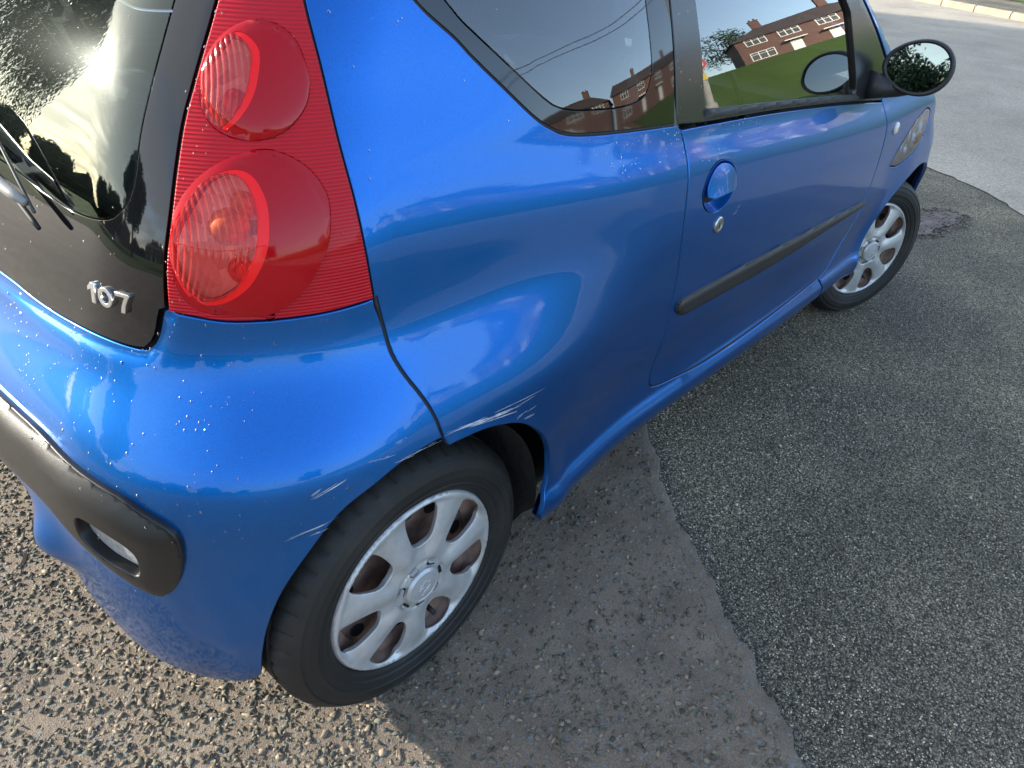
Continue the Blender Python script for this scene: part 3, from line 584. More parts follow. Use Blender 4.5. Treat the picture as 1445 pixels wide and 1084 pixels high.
# fuel the look of the boot area: shallow recess bars are hidden from this side
# ---- door mirror
def mirror(sy,parent):
    mr=empty('door_mirror',parent=parent)
    C0=Vector((1.735,sy*.880,1.005))
    d=(C0-Vector(camo.location if False else (-.583,-1.462,1.321))).normalized() if sy<0 else Vector((.8,-.4,0))
    tgt=Vector((-1,-.05,.085)).normalized(); nrm=(tgt-d).normalized() if sy<0 else Vector((-1,-.3,0)).normalized()
    fx=-nrm; side=Vector((0,0,1)).cross(nrm).normalized(); upv=nrm.cross(side).normalized()
    # outline: egg, wider end outboard
    def egg(a,k=1.0,oy=0):
        c,s=math.cos(a),math.sin(a); w_=.098; h_=.073*(1+.16*c); return side*(w_*c*k)+upv*(h_*s*k)
    sgn=1 if side.y*sy>0 else -1
    def eg(a,k=1.): 
        c,s=math.cos(a),math.sin(a); return side*(sgn*.089*c*k)+upv*((.070+.009*c)*s*k)
    n=40; rings=[(.86,0.002),(.90,-.004),(.95,-.006),(1.0,-.001),(1.02,.010),(1.0,.035),(.90,.062),(.68,.085),(.38,.098),(.08,.102)]
    V=[];Fc=[]
    for k,dp in rings:
        for i in range(n):
            a=2*math.pi*i/n; V.append(tuple(C0+eg(a,k)+fx*dp))
    for j in range(len(rings)-1):
        for i in range(n): A=j*n+i;B=j*n+(i+1)%n; Fc.append((A,B,B+n,A+n))
    Fc.append(tuple((len(rings)-1)*n+i for i in range(n)))
    o=mesh('mirror_housing',V,Fc,MT['black_trim'],mr,smooth=True)
    V=[tuple(C0+eg(2*math.pi*i/n,.885)+fx*.001) for i in range(n)]
    g=mesh('mirror_glass',V,[tuple(range(n))],MT['mirror'],mr)
    # arm and foot sweeping from the sail to the housing
    b=MB(); 
    path=[(1.70,sy*.775,.945),(1.735,sy*.80,.940),(1.765,sy*.835,.942),(1.785,sy*.87,.955),(1.80,sy*.90,.975)]
    b.tube(path,[.050,.043,.036,.034,.034],14)
    o=b.build('mirror_arm',MT['black_trim'],mr,smooth=True)
    for v in o.data.vertices:
        v.co.z=.95+(v.co.z-.95)*.75
    return mr
mirror(-1,car); mirror(1,car)

# black tubes added as shade in shut lines; seals round lamp and window
def gapline(name,L,parent,dn=.0065,r=.0050):
    q=np.array(crom(L,.02)); X=P(q[:,0],q[:,1]); X=X-N(X)*dn; b=MB(); b.tube([tuple(v) for v in X],r,6); b.build(name,MT['seal'],parent,smooth=True)
gapline('shut_line_shade',door_rear,door); gapline('shut_line_shade',door_bot,door); gapline('shut_line_shade',door_front,door); gapline('shut_line_shade',seam,car); gapline('lamp_seal',lampR,car,.008,.0055); gapline('lamp_seal',lampB,car,.011,.004)
gapline('window_seal',qwB,car,.007,.005)
# ---------------------------------------------------------------- tail lamp
def red_mat(name,base,rough=.12,rib=False,coat=.35,emit=0):
    m,t,b=nmat(name); setp(b,base=base,rough=rough,coat=coat,coatr=.03,spec=.25); b.inputs['Coat IOR'].default_value=1.38
    if rib:
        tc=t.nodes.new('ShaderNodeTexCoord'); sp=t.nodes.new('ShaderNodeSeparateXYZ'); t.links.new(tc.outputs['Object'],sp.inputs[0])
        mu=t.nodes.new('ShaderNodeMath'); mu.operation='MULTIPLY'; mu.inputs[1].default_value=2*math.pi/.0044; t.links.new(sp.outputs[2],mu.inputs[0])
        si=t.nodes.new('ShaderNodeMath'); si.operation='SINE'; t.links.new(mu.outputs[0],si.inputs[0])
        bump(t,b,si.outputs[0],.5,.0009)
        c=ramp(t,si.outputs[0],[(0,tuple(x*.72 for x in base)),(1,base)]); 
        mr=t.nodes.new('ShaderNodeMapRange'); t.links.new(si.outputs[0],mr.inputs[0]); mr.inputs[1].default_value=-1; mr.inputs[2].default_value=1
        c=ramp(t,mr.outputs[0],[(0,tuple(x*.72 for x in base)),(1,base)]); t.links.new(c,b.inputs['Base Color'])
    return m
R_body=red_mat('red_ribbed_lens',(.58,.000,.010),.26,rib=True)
R_dome=red_mat('red_smooth_lens',(.42,.0,.006),.10)
R_ring=red_mat('glow_red_ring',(1,.008,.010),.3,coat=.4)  # glow inside the lens painted as a strong red
R_edge=red_mat('dark_red_edge',(.12,.003,.006),.15)
lamp=empty('tail_light',parent=car)
ll=chain(lampL,lampB,lampR[::-1],[lampR[0],lampL[0]],step=.01)
# domes: egg-shaped pods swelling out of the lens
def fitD(L,h,til):
    a=np.array(crom(L,.004,True)); lo,hi=a.min(0),a.max(0); return dict(c=tuple((lo+hi)/2),a=(hi-lo)[0]/2,b=(hi-lo)[1]/2,tilt=0.,h=h)
D1=fitD(FE['dome1'],.013,.1); D2=fitD(FE['dome2'],.018,0)
def dome_rho(D,u,v):
    du=u-D['c'][0]; dv=v-D['c'][1]; c,s=math.cos(D['tilt']),math.sin(D['tilt']); x=du*c+dv*s; y=-du*s+dv*c
    return np.sqrt((x/D['a'])**2+(y/D['b'])**2),x,y
def dome_outline(D,n=56,k=1):
    c,s=math.cos(D['tilt']),math.sin(D['tilt'])
    return np.array([(D['c'][0]+k*(D['a']*math.cos(t)*c-D['b']*math.sin(t)*s),D['c'][1]+k*(D['a']*math.cos(t)*s+D['b']*math.sin(t)*c)) for t in np.linspace(0,2*math.pi,n,endpoint=False)])
def ddisp(D):
    def f(u,v):
        r,x,y=dome_rho(D,u,v); q=np.clip(1-r*r,0,1); return D['h']*np.sqrt(q)*(1-.55*np.clip(x/D['a'],-1,1))**1.0
    return f
o1,o2=[np.array(crom(FE[k],.007,True)) for k in ('dome1','dome2')]
def clampin(o): 
    # keep pods just inside the lamp's outline
    out=[]
    for p in o:
        p=np.array(p)
        for k in range(60):
            if inside(p[None],ll)[0] and bdist(p[None],ll)[0]>.009: break
            p=p+(np.array([-.20,p[1]])-p)*.03
        out.append(p)
    return np.array(out)
o1,o2=clampin(o1),clampin(o2)
li=panel('lamp_lens',[ll,o1,o2],R_body,lamp,h=.010,off=.002,r=.0025,depth=.014,gap=.0005)
rim=panel('lamp_edge',[ll],R_edge,lamp,h=.2,off=-.007,gap=-.001,r=.0005,depth=.01) if False else None
def cap_outline(pts): return np.array(crom(pts,.006,True))
c1,c2=[np.array(crom([tuple(q) for q in o0[0]],.006,True)) for o0 in ((FE['cap1'],),(FE['cap2'],))]
c1=c1.mean(0)+(c1-c1.mean(0))*.95+np.array([.003,0]); c2=c2.mean(0)+(c2-c2.mean(0))*.95+np.array([.004,0])
clear=bpy.data.materials.new('fluted_clear_red_lens'); clear.use_nodes=True; t=clear.node_tree; t.nodes.clear()
o_=t.nodes.new('ShaderNodeOutputMaterial'); tr=t.nodes.new('ShaderNodeBsdfTransparent'); tr.inputs[0].default_value=(1,.55,.48,1)
g_=t.nodes.new('ShaderNodeBsdfGlossy'); g_.inputs['Roughness'].default_value=.05; g_.inputs[0].default_value=(1,.9,.9,1); fz=t.nodes.new('ShaderNodeFresnel'); fz.inputs[0].default_value=1.5
df=t.nodes.new('ShaderNodeBsdfDiffuse'); df.inputs[0].default_value=(.85,.012,.018,1); mx0=t.nodes.new('ShaderNodeMixShader'); mx0.inputs[0].default_value=.33; t.links.new(tr.outputs[0],mx0.inputs[1]); t.links.new(df.outputs[0],mx0.inputs[2])
mxs=t.nodes.new('ShaderNodeMixShader'); t.links.new(fz.outputs[0],mxs.inputs[0]); t.links.new(mx0.outputs[0],mxs.inputs[1]); t.links.new(g_.outputs[0],mxs.inputs[2]); t.links.new(mxs.outputs[0],o_.inputs[0])
bowl_m,t,b=nmat('lamp_bowl_metal'); setp(b,base=(.9,.5,.5),rough=.4,metal=.1)
vv=voro(t,55,coord='Object'); t.links.new(ramp(t,vv.outputs['Color'],[(.2,(.60,.38,.38)),(.8,(.95,.80,.78))]),b.inputs['Base Color']); bump(t,b,vv.outputs['Distance'],.5,.004)
def pod(D,o,cpl,name):
    f=ddisp(D); pd=lamp
    ring_o=cpl; cen=cpl.mean(0); ring_i=cen+(cpl-cen)*np.array([.885,.945])+np.array([-.0075,0])
    panel('pod_shell',[o,ring_o],R_dome,pd,h=.007,off=.002,disp=f,gap=-.0005,r=.0003,depth=.002)
    panel('lens_glow_ring',[ring_o,ring_i],R_ring,pd,h=.005,off=.0015,disp=f,gap=-.0002,r=.0003,depth=.006)
    # fluted lens: real vertical ribs across the cap
    def fd(u,v):
        r,x,y=dome_rho(D,u,v); w_=(u-cen[0])*1.0+.35*(v-cen[1])**2/.08; return f(u,v)+.0017*np.abs(np.sin(math.pi*w_/.0085))
    panel('fluted_lens',[ring_i],clear,pd,h=.0022,off=.0015,disp=fd,gap=-.0002,r=.0003,depth=.001)
    # bowl behind
    def bw(u,v):
        q=np.clip(1-((u-cen[0])/(np.ptp(ring_i[:,0])/2))**2-((v-cen[1])/(np.ptp(ring_i[:,1])/2))**2,0,1); return -.003-.014*np.sqrt(q)
    panel('lamp_bowl',[ring_i],bowl_m,pd,h=.008,off=-.0,disp=bw,gap=-.0,r=.0003,depth=.001)
    return cen,f,pd
cen1,f1,pd1=pod(D1,o1,c1,'upper_lamp_pod'); cen2,f2,pd2=pod(D2,o2,c2,'lower_lamp_pod')
amber=simple('amber_bulb_glass',(.80,.26,.03),.45,var=.5,vs=60); redb=simple('red_bulb_shroud',(.75,.01,.01),.4,var=.4,vs=60); dkm=simple('dark_bulb_metal',(.10,.07,.07),.3,metal=.8)
def sphere(name,X,r,mat,parent,sc=(1,1,1)):
    b=MB(); n=16; m=10
    prof=[(r*math.sin(math.pi*i/m)+1e-5,-r*math.cos(math.pi*i/m)) for i in range(m+1)]; b.lathe(prof,n,'z'); o=b.build(name,mat,parent,smooth=True); o.location=X; o.scale=sc; return o
def at(u,v,d): 
    X=P(np.array([u]),np.array([v])); return tuple((X+N(X)*d)[0])
u2,v2=cen2; u1,v1=cen1; sphere('indicator_bulb',at(u2+.006,v2+.016,-.022),.026,amber,pd2,(1.2,1,.9)); sphere('indicator_bulb',at(u2+.026,v2+.042,-.018),.022,amber,pd2,(.8,1,.8)); sphere('reversing_bulb',at(u2+.018,v2-.038,-.018),.020,redb,pd2,(1,1,.9)); sphere('brake_bulb',at(u1+.0,v1-.024,-.017),.021,redb,pd1,(.9,.9,1.3))
b=MB()
for u,v,w_,h_ in [(u2+.035,v2+.014,.013,.009),(u2+.040,v2-.022,.010,.010)]:
    X=P(np.array([u]),np.array([v])); n=N(X)[0]; q=Vector(n).to_track_quat('Z','Y').to_matrix().to_4x4(); q.translation=Vector(X[0]-n*.012); b.box(-w_,w_,-h_,h_,-.002,.002,q)
b.build('bulb_holder',dkm,pd2)  # two small dark metal plates beside the bulbs
# dividing line across the lower cap
b=MB(); us=np.linspace(c2[:,0].min()+.006,c2[:,0].max()-.006,20)
pts=[];
for u in us:
    v=v2-.004-.006*math.sin((u-us[0])/(us[-1]-us[0])*math.pi); X=P(np.array([u]),np.array([v])); pts.append(tuple((X+N(X)*(f2(np.array([u]),np.array([v]))[0]+.0018))[0]))
b=MB(); b.tube(pts,.0007,5); b.build('divider_line',R_ring,pd2)
# lamp seal behind
panel('lamp_seal',[ll],MT['seal'],lamp,h=.03,off=-.012,gap=-.004,r=.0005,depth=.001) if False else None
# mirror-image lamp on the left side
panel('tail_light_lens',[ll],R_body,car,h=.02,off=.002,surf=(lambda u,v:P(u,v)*np.array([1,-1,1.]),lambda X:N(X*np.array([1,-1,1.]))*np.array([1,-1,1.])))
# ---------------------------------------------------------------- wheels
RUB,t,b=nmat('worn_tyre_rubber'); setp(b,base=(.012,.012,.012),rough=.62)
n1=noise(t,7,6,.6,dist=.4); c=ramp(t,n1.outputs['Fac'],[(.35,(.007,.007,.007)),(.55,(.012,.012,.0115)),(.74,(.030,.028,.025))]); t.links.new(c,b.inputs['Base Color']); n2=noise(t,300,3); bump(t,b,n2.outputs['Fac'],.35,.001)
SIL,t,b=nmat('silver_wheel_trim'); setp(b,base=(.6,.605,.61),rough=.36,metal=.4,coat=.35,coatr=.2)
n1=noise(t,16,6,.65); c=ramp(t,n1.outputs['Fac'],[(.3,(.42,.42,.40)),(.6,(.58,.585,.59))]); t.links.new(c,b.inputs['Base Color']); n2=noise(t,450,2); bump(t,b,n2.outputs['Fac'],.08,.0006)
RST,t,b=nmat('rusty_steel_wheel'); setp(b,base=(.22,.14,.11),rough=.6,metal=.2)
n1=noise(t,30,6,.6); c=ramp(t,n1.outputs['Fac'],[(.3,(.13,.085,.07)),(.55,(.25,.16,.125)),(.75,(.32,.21,.165))]); t.links.new(c,b.inputs['Base Color']); bump(t,b,n1.outputs['Fac'],.3,.004)
CAPM=simple('wheel_cap_silver',(.50,.51,.52),.36,metal=.4,coat=.2)
def make_wheel(name,hub,rz,rot=0.):
    # local frame: axle along Y, outer face towards -Y, origin at the trim plane
    wh=empty(name,hub,rz,parent=car)
    n=220; V=[];Fc=[]
    tw=.165; TY=.0775 # tyre centre
    # profile from inner outboard bead, over the sidewall, tread, to inboard bead
    prof=[(.186,.004),(.190,-.002),(.196,-.006),(.204,-.0075),(.2065,-.0105),(.2085,-.0095),(.222,-.0125),(.2235,-.0145),(.2255,-.0140),(.238,-.0135),(.250,-.0085),(.2515,-.0095),(.2535,-.0085),(.262,.000),(.2690,.009),(.2738,.019)]
    tread=[(.2768,.030),(.2775,.0365),(.2700,.038),(.2700,.044),(.2780,.0455),(.2788,.064),(.2718,.066),(.2718,.072),(.2788,.074),(.2788,.088),(.2718,.090),(.2718,.096),(.2788,.098),(.2780,.113),(.2700,.115),(.2700,.121),(.2775,.1225),(.2768,.130)]
    prof2=[(.2738,.140),(.262,.158),(.240,.168),(.21,.166),(.186,.155)]
    pr=prof+tread+prof2; m=len(pr)
    for k in range(n):
        a=2*math.pi*k/n
        for i,(r,y) in enumerate(pr):
            rr=r
            if 14<=i<=18 and k%5==0: rr=r-.004
            if m-9<=i<=m-5 and k%5==2: rr=r-.004
            if rr>.2: rr+=.0
            V.append((rr*math.cos(a),y,rr*math.sin(a)))
    for k in range(n):
        for i in range(m-1): A=k*m+i;B=((k+1)%n)*m+i; Fc.append((A,A+1,B+1,B))
    ty=mesh('tyre',V,Fc,RUB,wh); bm=bmesh.new(); bm.from_mesh(ty.data)
    for f in bm.faces:f.smooth=True
    for e in bm.edges:
        if e.calc_face_angle(0)>.3: e.smooth=False
    bm.to_mesh(ty.data); bm.free()
    # flatten the contact patch a touch
    # steel rim
    b=MB(); b.lathe([(.1905,.0015),(.186,.006),(.181,.012),(.176,.026),(.160,.030),(.152,.034),(.150,.040),(.138,.042),(.118,.038),(.100,.044),(.070,.050),(.02,.050)],96); b.lathe([(.176,.030),(.170,.12),(.186,.15)],96)
    rim=b.build('steel_rim',RST,wh,auto=.7)
    b=MB(); ring=[(.014*math.cos(q),0,.017*math.sin(q)) for q in np.linspace(0,2*math.pi,16,endpoint=False)]; b.add(ring,[tuple(range(16))]); rh=b.build('rim_hole_disc',simple('hole_shade_black',(.004,.004,.004),.9),wh)  # flat black discs on the rim, standing for the shade inside its holes
    for k in range(14):
        a=2*math.pi*(k+.3)/14; o=rh if k==0 else inst(rh,parent=wh); o.location=(.132*math.cos(a),.0375,.132*math.sin(a)); o.rotation_euler=(0,-a,0)
    # trim (hub cap): plane coordinates (x,z), y = -height
    HR_=.1935
    def hub_h(u,v):
        r=np.hypot(u,v); a=np.arctan2(v,u)-math.radians(85)-rot; k=np.abs(((a/(2*math.pi/7)+.5)%1)-.5)*2  # 0 at hole centre, 1 at spoke centre
        dome=.013*np.clip(1-(r/HR_)**2,0,1)+.006*np.exp(-((r-.181)/.008)**2)
        sp=np.clip((k-.18)/.55,0,1); sp=sp*sp*(3-2*sp)
        rad=np.clip((r-.052)/.03,0,1)*np.clip((.180-r)/.012,0,1)
        outer=np.clip((r-.10)/.08,0,1)
        h=dome-(1-sp)*.012*rad*(.5+.5*outer)+.0035*rad*np.exp(-((k-1)/.30)**2)
        h=h-.004*np.exp(-((r-.052)/.004)**2)
        h=np.where(r>.183,h-.012*((r-.183)/.007)**2,h)
        return h
    def HP(u,v): return np.stack([u,-hub_h(u,v)+.001,v],-1)
    def HN(X):
        e=5e-4; u,v=X[:,0],X[:,2]; gx=(hub_h(u+e,v)-hub_h(u-e,v))/(2*e); gz=(hub_h(u,v+e)-hub_h(u,v-e))/(2*e); n_=np.stack([-gx,-np.ones_like(gx),-gz],1); return n_/np.linalg.norm(n_,axis=1,keepdims=True)
    circ=np.array([(HR_*math.cos(a),HR_*math.sin(a)) for a in np.linspace(0,2*math.pi,150,endpoint=False)])
    loops=[circ]
    for k in range(7):
        a0=math.radians(85)+rot+2*math.pi*k/7
        H=[(.0875,-.04),(.0925,-.14),(.106,-.215),(.128,-.240),(.152,-.238),(.1665,-.205),(.1735,-.12),(.1755,0),(.1735,.12),(.1665,.205),(.152,.238),(.128,.240),(.106,.215),(.0925,.14),(.0875,.04)]
        loops.append(np.array(crom([(r*math.cos(a0+d),r*math.sin(a0+d)) for r,d in H],.006,True)))
    panel('wheel_trim',loops,SIL,wh,h=.0050,surf=(HP,HN),gap=0,r=.0022,depth=.011,near=.35)
    # centre cap with slots round it
    b=MB(); b.lathe([(.0001,-.0225),(.020,-.0222),(.0285,-.0205),(.0295,-.0215),(.034,-.0210),(.0385,-.0165),(.0395,-.008)],60); cap=b.build('centre_cap',CAPM,wh,auto=.5)
    b=MB(); b.box(.0425,.0470,-.0140,-.0110,-.009,.009); cs=b.build('cap_slot',MT['seal'],wh)
    b=MB(); b.box(.0470,.0515,-.0165,-.0100,-.008,.008); cc_=bevel(b.build('cap_clip',SIL,wh),.001)
    for k in range(7):
        a=math.radians(85)+rot+2*math.pi*(k+.5)/7
        for o0 in (cs,cc_): o=o0 if k==0 else inst(o0,parent=wh); o.rotation_euler=(0,-a,0)
    # rampant lion in relief on the cap
    lion=[[(-.006,-.015),(-.004,-.006),(.001,.001),(.004,.008),(.0015,.014),(-.004,.0155),(-.007,.0125),(-.0045,.011)],[(.003,.007),(.008,.010),(.013,.009)],[(.004,.003),(.009,.003),(.014,-.001)],[(-.004,-.006),(.001,-.009),(.004,-.0145),(.008,-.0155)],[(-.006,-.008),(-.010,-.012),(-.0095,-.0175)],[(-.004,-.004),(-.010,-.003),(-.013,.003),(-.010,.008),(-.0125,.012)]]
    b=MB()
    for L in lion:
        q=crom(L,.0012); b.tube([(-p[0]*1.0,-.0222+.0*i,p[1]) for i,p in enumerate(q)],[.0016*(1-.4*i/len(q)) for i in range(len(q))],6)
    b.build('lion_emblem',SIL,wh,smooth=True)
    # valve
    a=math.radians(-72)+rot; b=MB(); b.tube([(.118*math.cos(a),.05,.118*math.sin(a)),(.128*math.cos(a),.012,.128*math.sin(a)),(.129*math.cos(a),-.004,.129*math.sin(a))],[.006,.0055,.005],10); b.build('valve',MT['seal'],wh,smooth=True)
    # brake drum behind
    b=MB(); b.lathe([(.10,.075),(.105,.10),(.105,.14),(.02,.14)],40); b.build('brake_drum',RST,wh,auto=.7)
    return wh
w1=make_wheel('rear_wheel',(0.0,-.785,.2785),0)
w2=tree_copy(w1,car); w2.name='front_wheel'; w2.location=(2.305,-.785,.2785); w2.rotation_euler=(0,math.radians(18)*0,STEER)
for w_,x,r in ((w1,0,0),(w2,2.34,STEER)):
    c=tree_copy(w_,car); c.location=(x,.785,.2785); c.rotation_euler=(0,0,math.pi+r)
# ---------------------------------------------------------------- badge, wiper
BX=dict(one=[[(0,.74),(.30,1.0),(.62,1.0),(.62,0),(.30,0),(.30,.68),(0,.52)]],
 seven=[[(0,1),(.72,1),(.72,.86),(.62,.66),(.50,.40),(.42,0),(.20,0),(.28,.36),(.40,.62),(.50,.80),(0,.80)]])
zo=[(.5+.5*math.cos(a),.5+.5*math.sin(a)) for a in np.linspace(0,2*math.pi,40,endpoint=False)]; zi=[(.5+.29*math.cos(a),.5+.29*math.sin(a)) for a in np.linspace(0,2*math.pi,32,endpoint=False)]
bdg=empty('model_badge',parent=car)
# local letter frame on the glass
def bmap(sx,k): # letters 1,0,7 from left to right as read from behind the car (left = +y)
    return lambda u,v:P(BS+u,BZ+v)
BS=FE['badge'][0][0]-.012; BZ=FE['badge'][0][1]-.022; BH=.027
for nm,lp,x0,wd in (('digit_one',BX['one'],-.003,.024),('digit_zero',[zo,zi],.0185,.0265),('digit_seven',BX['seven'],.052,.032)):
    loops=[]
    for l in lp:
        l=np.array(l); loops.append(np.stack([BS+x0+l[:,0]*wd,BZ+l[:,1]*BH],1))
    panel(nm,loops,MT['chrome'],bdg,h=.003,off=.003,gap=0,r=.0009,depth=.006)
# rear wiper: arm and blade lying low across the screen
wp=empty('rear_wiper',parent=car)
def gp(s,z,d): return at(s,z,d)
aluw=simple('grey_wiper_arm',(.30,.29,.27),.4,metal=.1)  # one even grey along the whole arm
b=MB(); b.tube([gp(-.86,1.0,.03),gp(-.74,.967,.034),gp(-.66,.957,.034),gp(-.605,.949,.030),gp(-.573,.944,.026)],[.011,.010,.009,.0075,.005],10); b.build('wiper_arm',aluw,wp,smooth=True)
b=MB(); b.tube([gp(s,.990-.075*((s+.95)/.40)**2+0*s,.018) for s in np.linspace(-.95,-.555,24)],[.004]*23+[.003],6); b.build('wiper_blade',MT['seal'],wp,smooth=True)
b=MB(); b.tube([gp(s,1.035-.095*max(0,(s+.80)/.235)**1.5,.022) for s in np.linspace(-.80,-.558,22)],.0022,6); b.build('wiper_frame',simple('wiper_frame_black',(.03,.03,.03),.25,coat=.6),wp,smooth=True)
# ---------------------------------------------------------------- scratches in the paint over the rear arch
SCR=simple('bare_scratch',(.62,.64,.68),.5,metal=.0)
def scr(p,q,w_,n=8):
    b=MB()
    us=np.linspace(0,1,n); A=np.array(p);B=np.array(q); L=A+(B-A)*us[:,None]; X=P(L[:,0],L[:,1]); nn=N(X); X=X+nn*.0004; t=np.gradient(X,axis=0); t/=np.linalg.norm(t,axis=1,keepdims=True); s_=np.cross(nn,t)
    ww=w_*np.sin(np.pi*np.clip(us,.04,.96))**.6*(.6+.8*rng.random(n)); V=np.concatenate([X+s_*ww[:,None]/2,X-s_*ww[:,None]/2]); b.add([tuple(v) for v in V],[(i,i+1,n+i+1,n+i) for i in range(n-1)]); b.build('scratch',SCR,car)
for p,q,w_ in SCRATCH:
    p=np.array(p);q=np.array(q); d=q-p; nrm_=np.array([-d[1],d[0]])/np.linalg.norm(d)
    for k in range(5):
        a,b_=sorted(rng.uniform(-.08,1.08,2)); 
        if b_-a<.15: b_=a+.25
        o_=rng.normal(0,w_*.9); scr(p+d*a+nrm_*o_,p+d*b_+nrm_*(o_+rng.normal(0,w_*.5)),w_*rng.uniform(.18,.5))
# ---------------------------------------------------------------- interior
FAB=simple('dark_grey_seat_cloth',(.035,.036,.04),.9,var=.2,vs=40); TRM=simple('grey_interior_plastic',(.10,.105,.11),.6); HDL=simple('pale_headlining',(.35,.35,.34),.9)
b=MB(); b.box(-.1,1.9,-.66,.66,.33,.36); b.build('cabin_floor',MT['dark'],car)
def seat(x,y,w_,h_,name):
    h_=.50
    s=empty(name,parent=car)
    b=MB(); b.box(x-.05,x+.45,y-w_/2,y+w_/2,.45,.60); bevel(b.build('seat_cushion',FAB,s),.04,3)
    b=MB(); M=Matrix.Translation((x,y,.55))@Matrix.Rotation(-.28,4,'Y'); b.box(-.07,.07,-w_/2,w_/2,0,h_,M); bevel(b.build('seat_back',FAB,s),.04,3)
    b=MB(); b.box(-.045,.045,-.12,.12,h_+.05,h_+.24,M); bevel(b.build('headrest',FAB,s),.035,3)
seat(1.02,-.36,.48,.58,'driver_seat'); seat(1.02,.36,.48,.58,'passenger_seat')
b=MB(); M=Matrix.Translation((.18,0,.5))@Matrix.Rotation(-.25,4,'Y'); b.box(-.06,.06,-.58,.58,0,.50,M); b.box(.15,.62,-.58,.58,.42,.55); bevel(b.build('rear_seat',FAB,car),.04,3)
for y in (-.33,.33):
    b=MB(); b.box(-.04,.04,y-.12,y+.12,.50,.62,M); bevel(b.build('rear_headrest',FAB,car),.03,3)
b=MB(); b.box(1.55,2.0,-.66,.66,.66,.88); bevel(b.build('dashboard',TRM,car),.06,3)
b=MB(); b.lathe([(.165,0),(.178,-.012),(.19,0),(.178,.012),(.165,0)],40,'y'); b.lathe([(.001,.0),(.06,-.01),(.06,.02)],20,'y')
for a in (0,2.1,4.2): b.box(.04,.17,-.006,.006,-.015,.015,Matrix.Rotation(a,4,'Y'))
o=b.build('steering_wheel',MT['black_trim'],car,smooth=True); o.location=(1.45,-.36,.86); o.rotation_euler=(0,0,math.pi/2); o.rotation_euler=(math.radians(-25),0,math.pi/2)
b=MB()
for sy in (-1,1):
    b.add([tuple(v) for v in [(.62,sy*.70,.5),(.70,sy*.70,.5),(.70,sy*.735,.98),(.62,sy*.735,.98)]],[(0,1,2,3)])
# B pillar inner trim and belts
b=MB()
for sy in (-1,1):
    b.tube([(.66,sy*.735,.6),(.665,sy*.74,.98),(.68,sy*.66,1.2),(.70,sy*.58,1.36)],[.035,.035,.03,.03],8)
b.build('pillar_trim',TRM,car,smooth=True)
blt=simple('seat_belt_webbing',(.16,.17,.18),.7)
for sy in (-1,1):
    L=[(.70,sy*.64,1.20),(.80,sy*.58,1.0),(.93,sy*.50,.80),(.98,sy*.40,.62)]; V=[];
    for x,y,z in L: V+=[(x-.024,y,z),(x+.024,y-.0*sy,z+.004)]
    V+= [(x,y+sy*.0015,z) for x,y,z in V]; n=len(L)
    f=[(2*i,2*i+1,2*i+3,2*i+2) for i in range(n-1)]+[(8+2*i,8+2*i+2,8+2*i+3,8+2*i+1) for i in range(n-1)]
    mesh('seat_belt',V,f,blt,car)
# parcel shelf
b=MB(); b.box(-.22,.12,-.55,.55,.90,.925); bevel(b.build('parcel_shelf',FAB,car),.008)
# far-side inner trim panels (lit through the windows)
# ---------------------------------------------------------------- rain beads
bead=bpy.data.materials.new('water_bead'); bead.use_nodes=True; t=bead.node_tree; t.nodes.clear(); o_=t.nodes.new('ShaderNodeOutputMaterial'); g_=t.nodes.new('ShaderNodeBsdfGlossy'); g_.inputs['Roughness'].default_value=.02; gt=t.nodes.new('ShaderNodeBsdfTransparent'); gt.inputs[0].default_value=(.80,.84,.88,1); gm=t.nodes.new('ShaderNodeMixShader'); gf=t.nodes.new('ShaderNodeFresnel'); gf.inputs[0].default_value=1.36; t.links.new(gf.outputs[0],gm.inputs[0]); t.links.new(gt.outputs[0],gm.inputs[1]); t.links.new(g_.outputs[0],gm.inputs[2]); t.links.new(gm.outputs[0],o_.inputs[0])
bmt=bmesh.new(); bmesh.ops.create_icosphere(bmt,subdivisions=2,radius=1); BV=np.array([v.co[:] for v in bmt.verts]); BF=np.array([[v.index for v in f.verts] for f in bmt.faces]); bmt.free()
def beads(pts,rad,off,name,parent,sag=.25):
    k=len(pts); X=P(pts[:,0],pts[:,1]); n=N(X); 
    if callable(off): X=X+n*off(pts[:,0],pts[:,1])[:,None]
    else: X=X+n*off
    a=np.cross(n,[0,0,1.]); a/=np.linalg.norm(a,axis=1,keepdims=True); u=np.cross(a,n)
    ex=1+sag*rng.random(k); wd=1-.15*rng.random(k)
    V=X[:,None,:]+rad[:,None,None]*(BV[None,:,0:1]*a[:,None,:]*wd[:,None,None]+BV[None,:,1:2]*u[:,None,:]*ex[:,None,None]+np.maximum(BV[None,:,2:3],-.25)*n[:,None,:]*.42)
    V=V.reshape(-1,3); Fc=(BF[None]+np.arange(k)[:,None,None]*len(BV)).reshape(-1,3)
    me=bpy.data.meshes.new(name); me.vertices.add(len(V)); me.vertices.foreach_set('co',V.ravel()); me.loops.add(Fc.size); me.loops.foreach_set('vertex_index',Fc.ravel().astype(np.int32)); me.polygons.add(len(Fc)); me.polygons.foreach_set('loop_start',np.arange(0,Fc.size,3,dtype=np.int32)); me.polygons.foreach_set('use_smooth',np.ones(len(Fc),bool)); me.update(); me.validate(); me.materials.append(bead)
    o=bpy.data.objects.new(name,me); link(o,parent); o['kind']='stuff'; return o
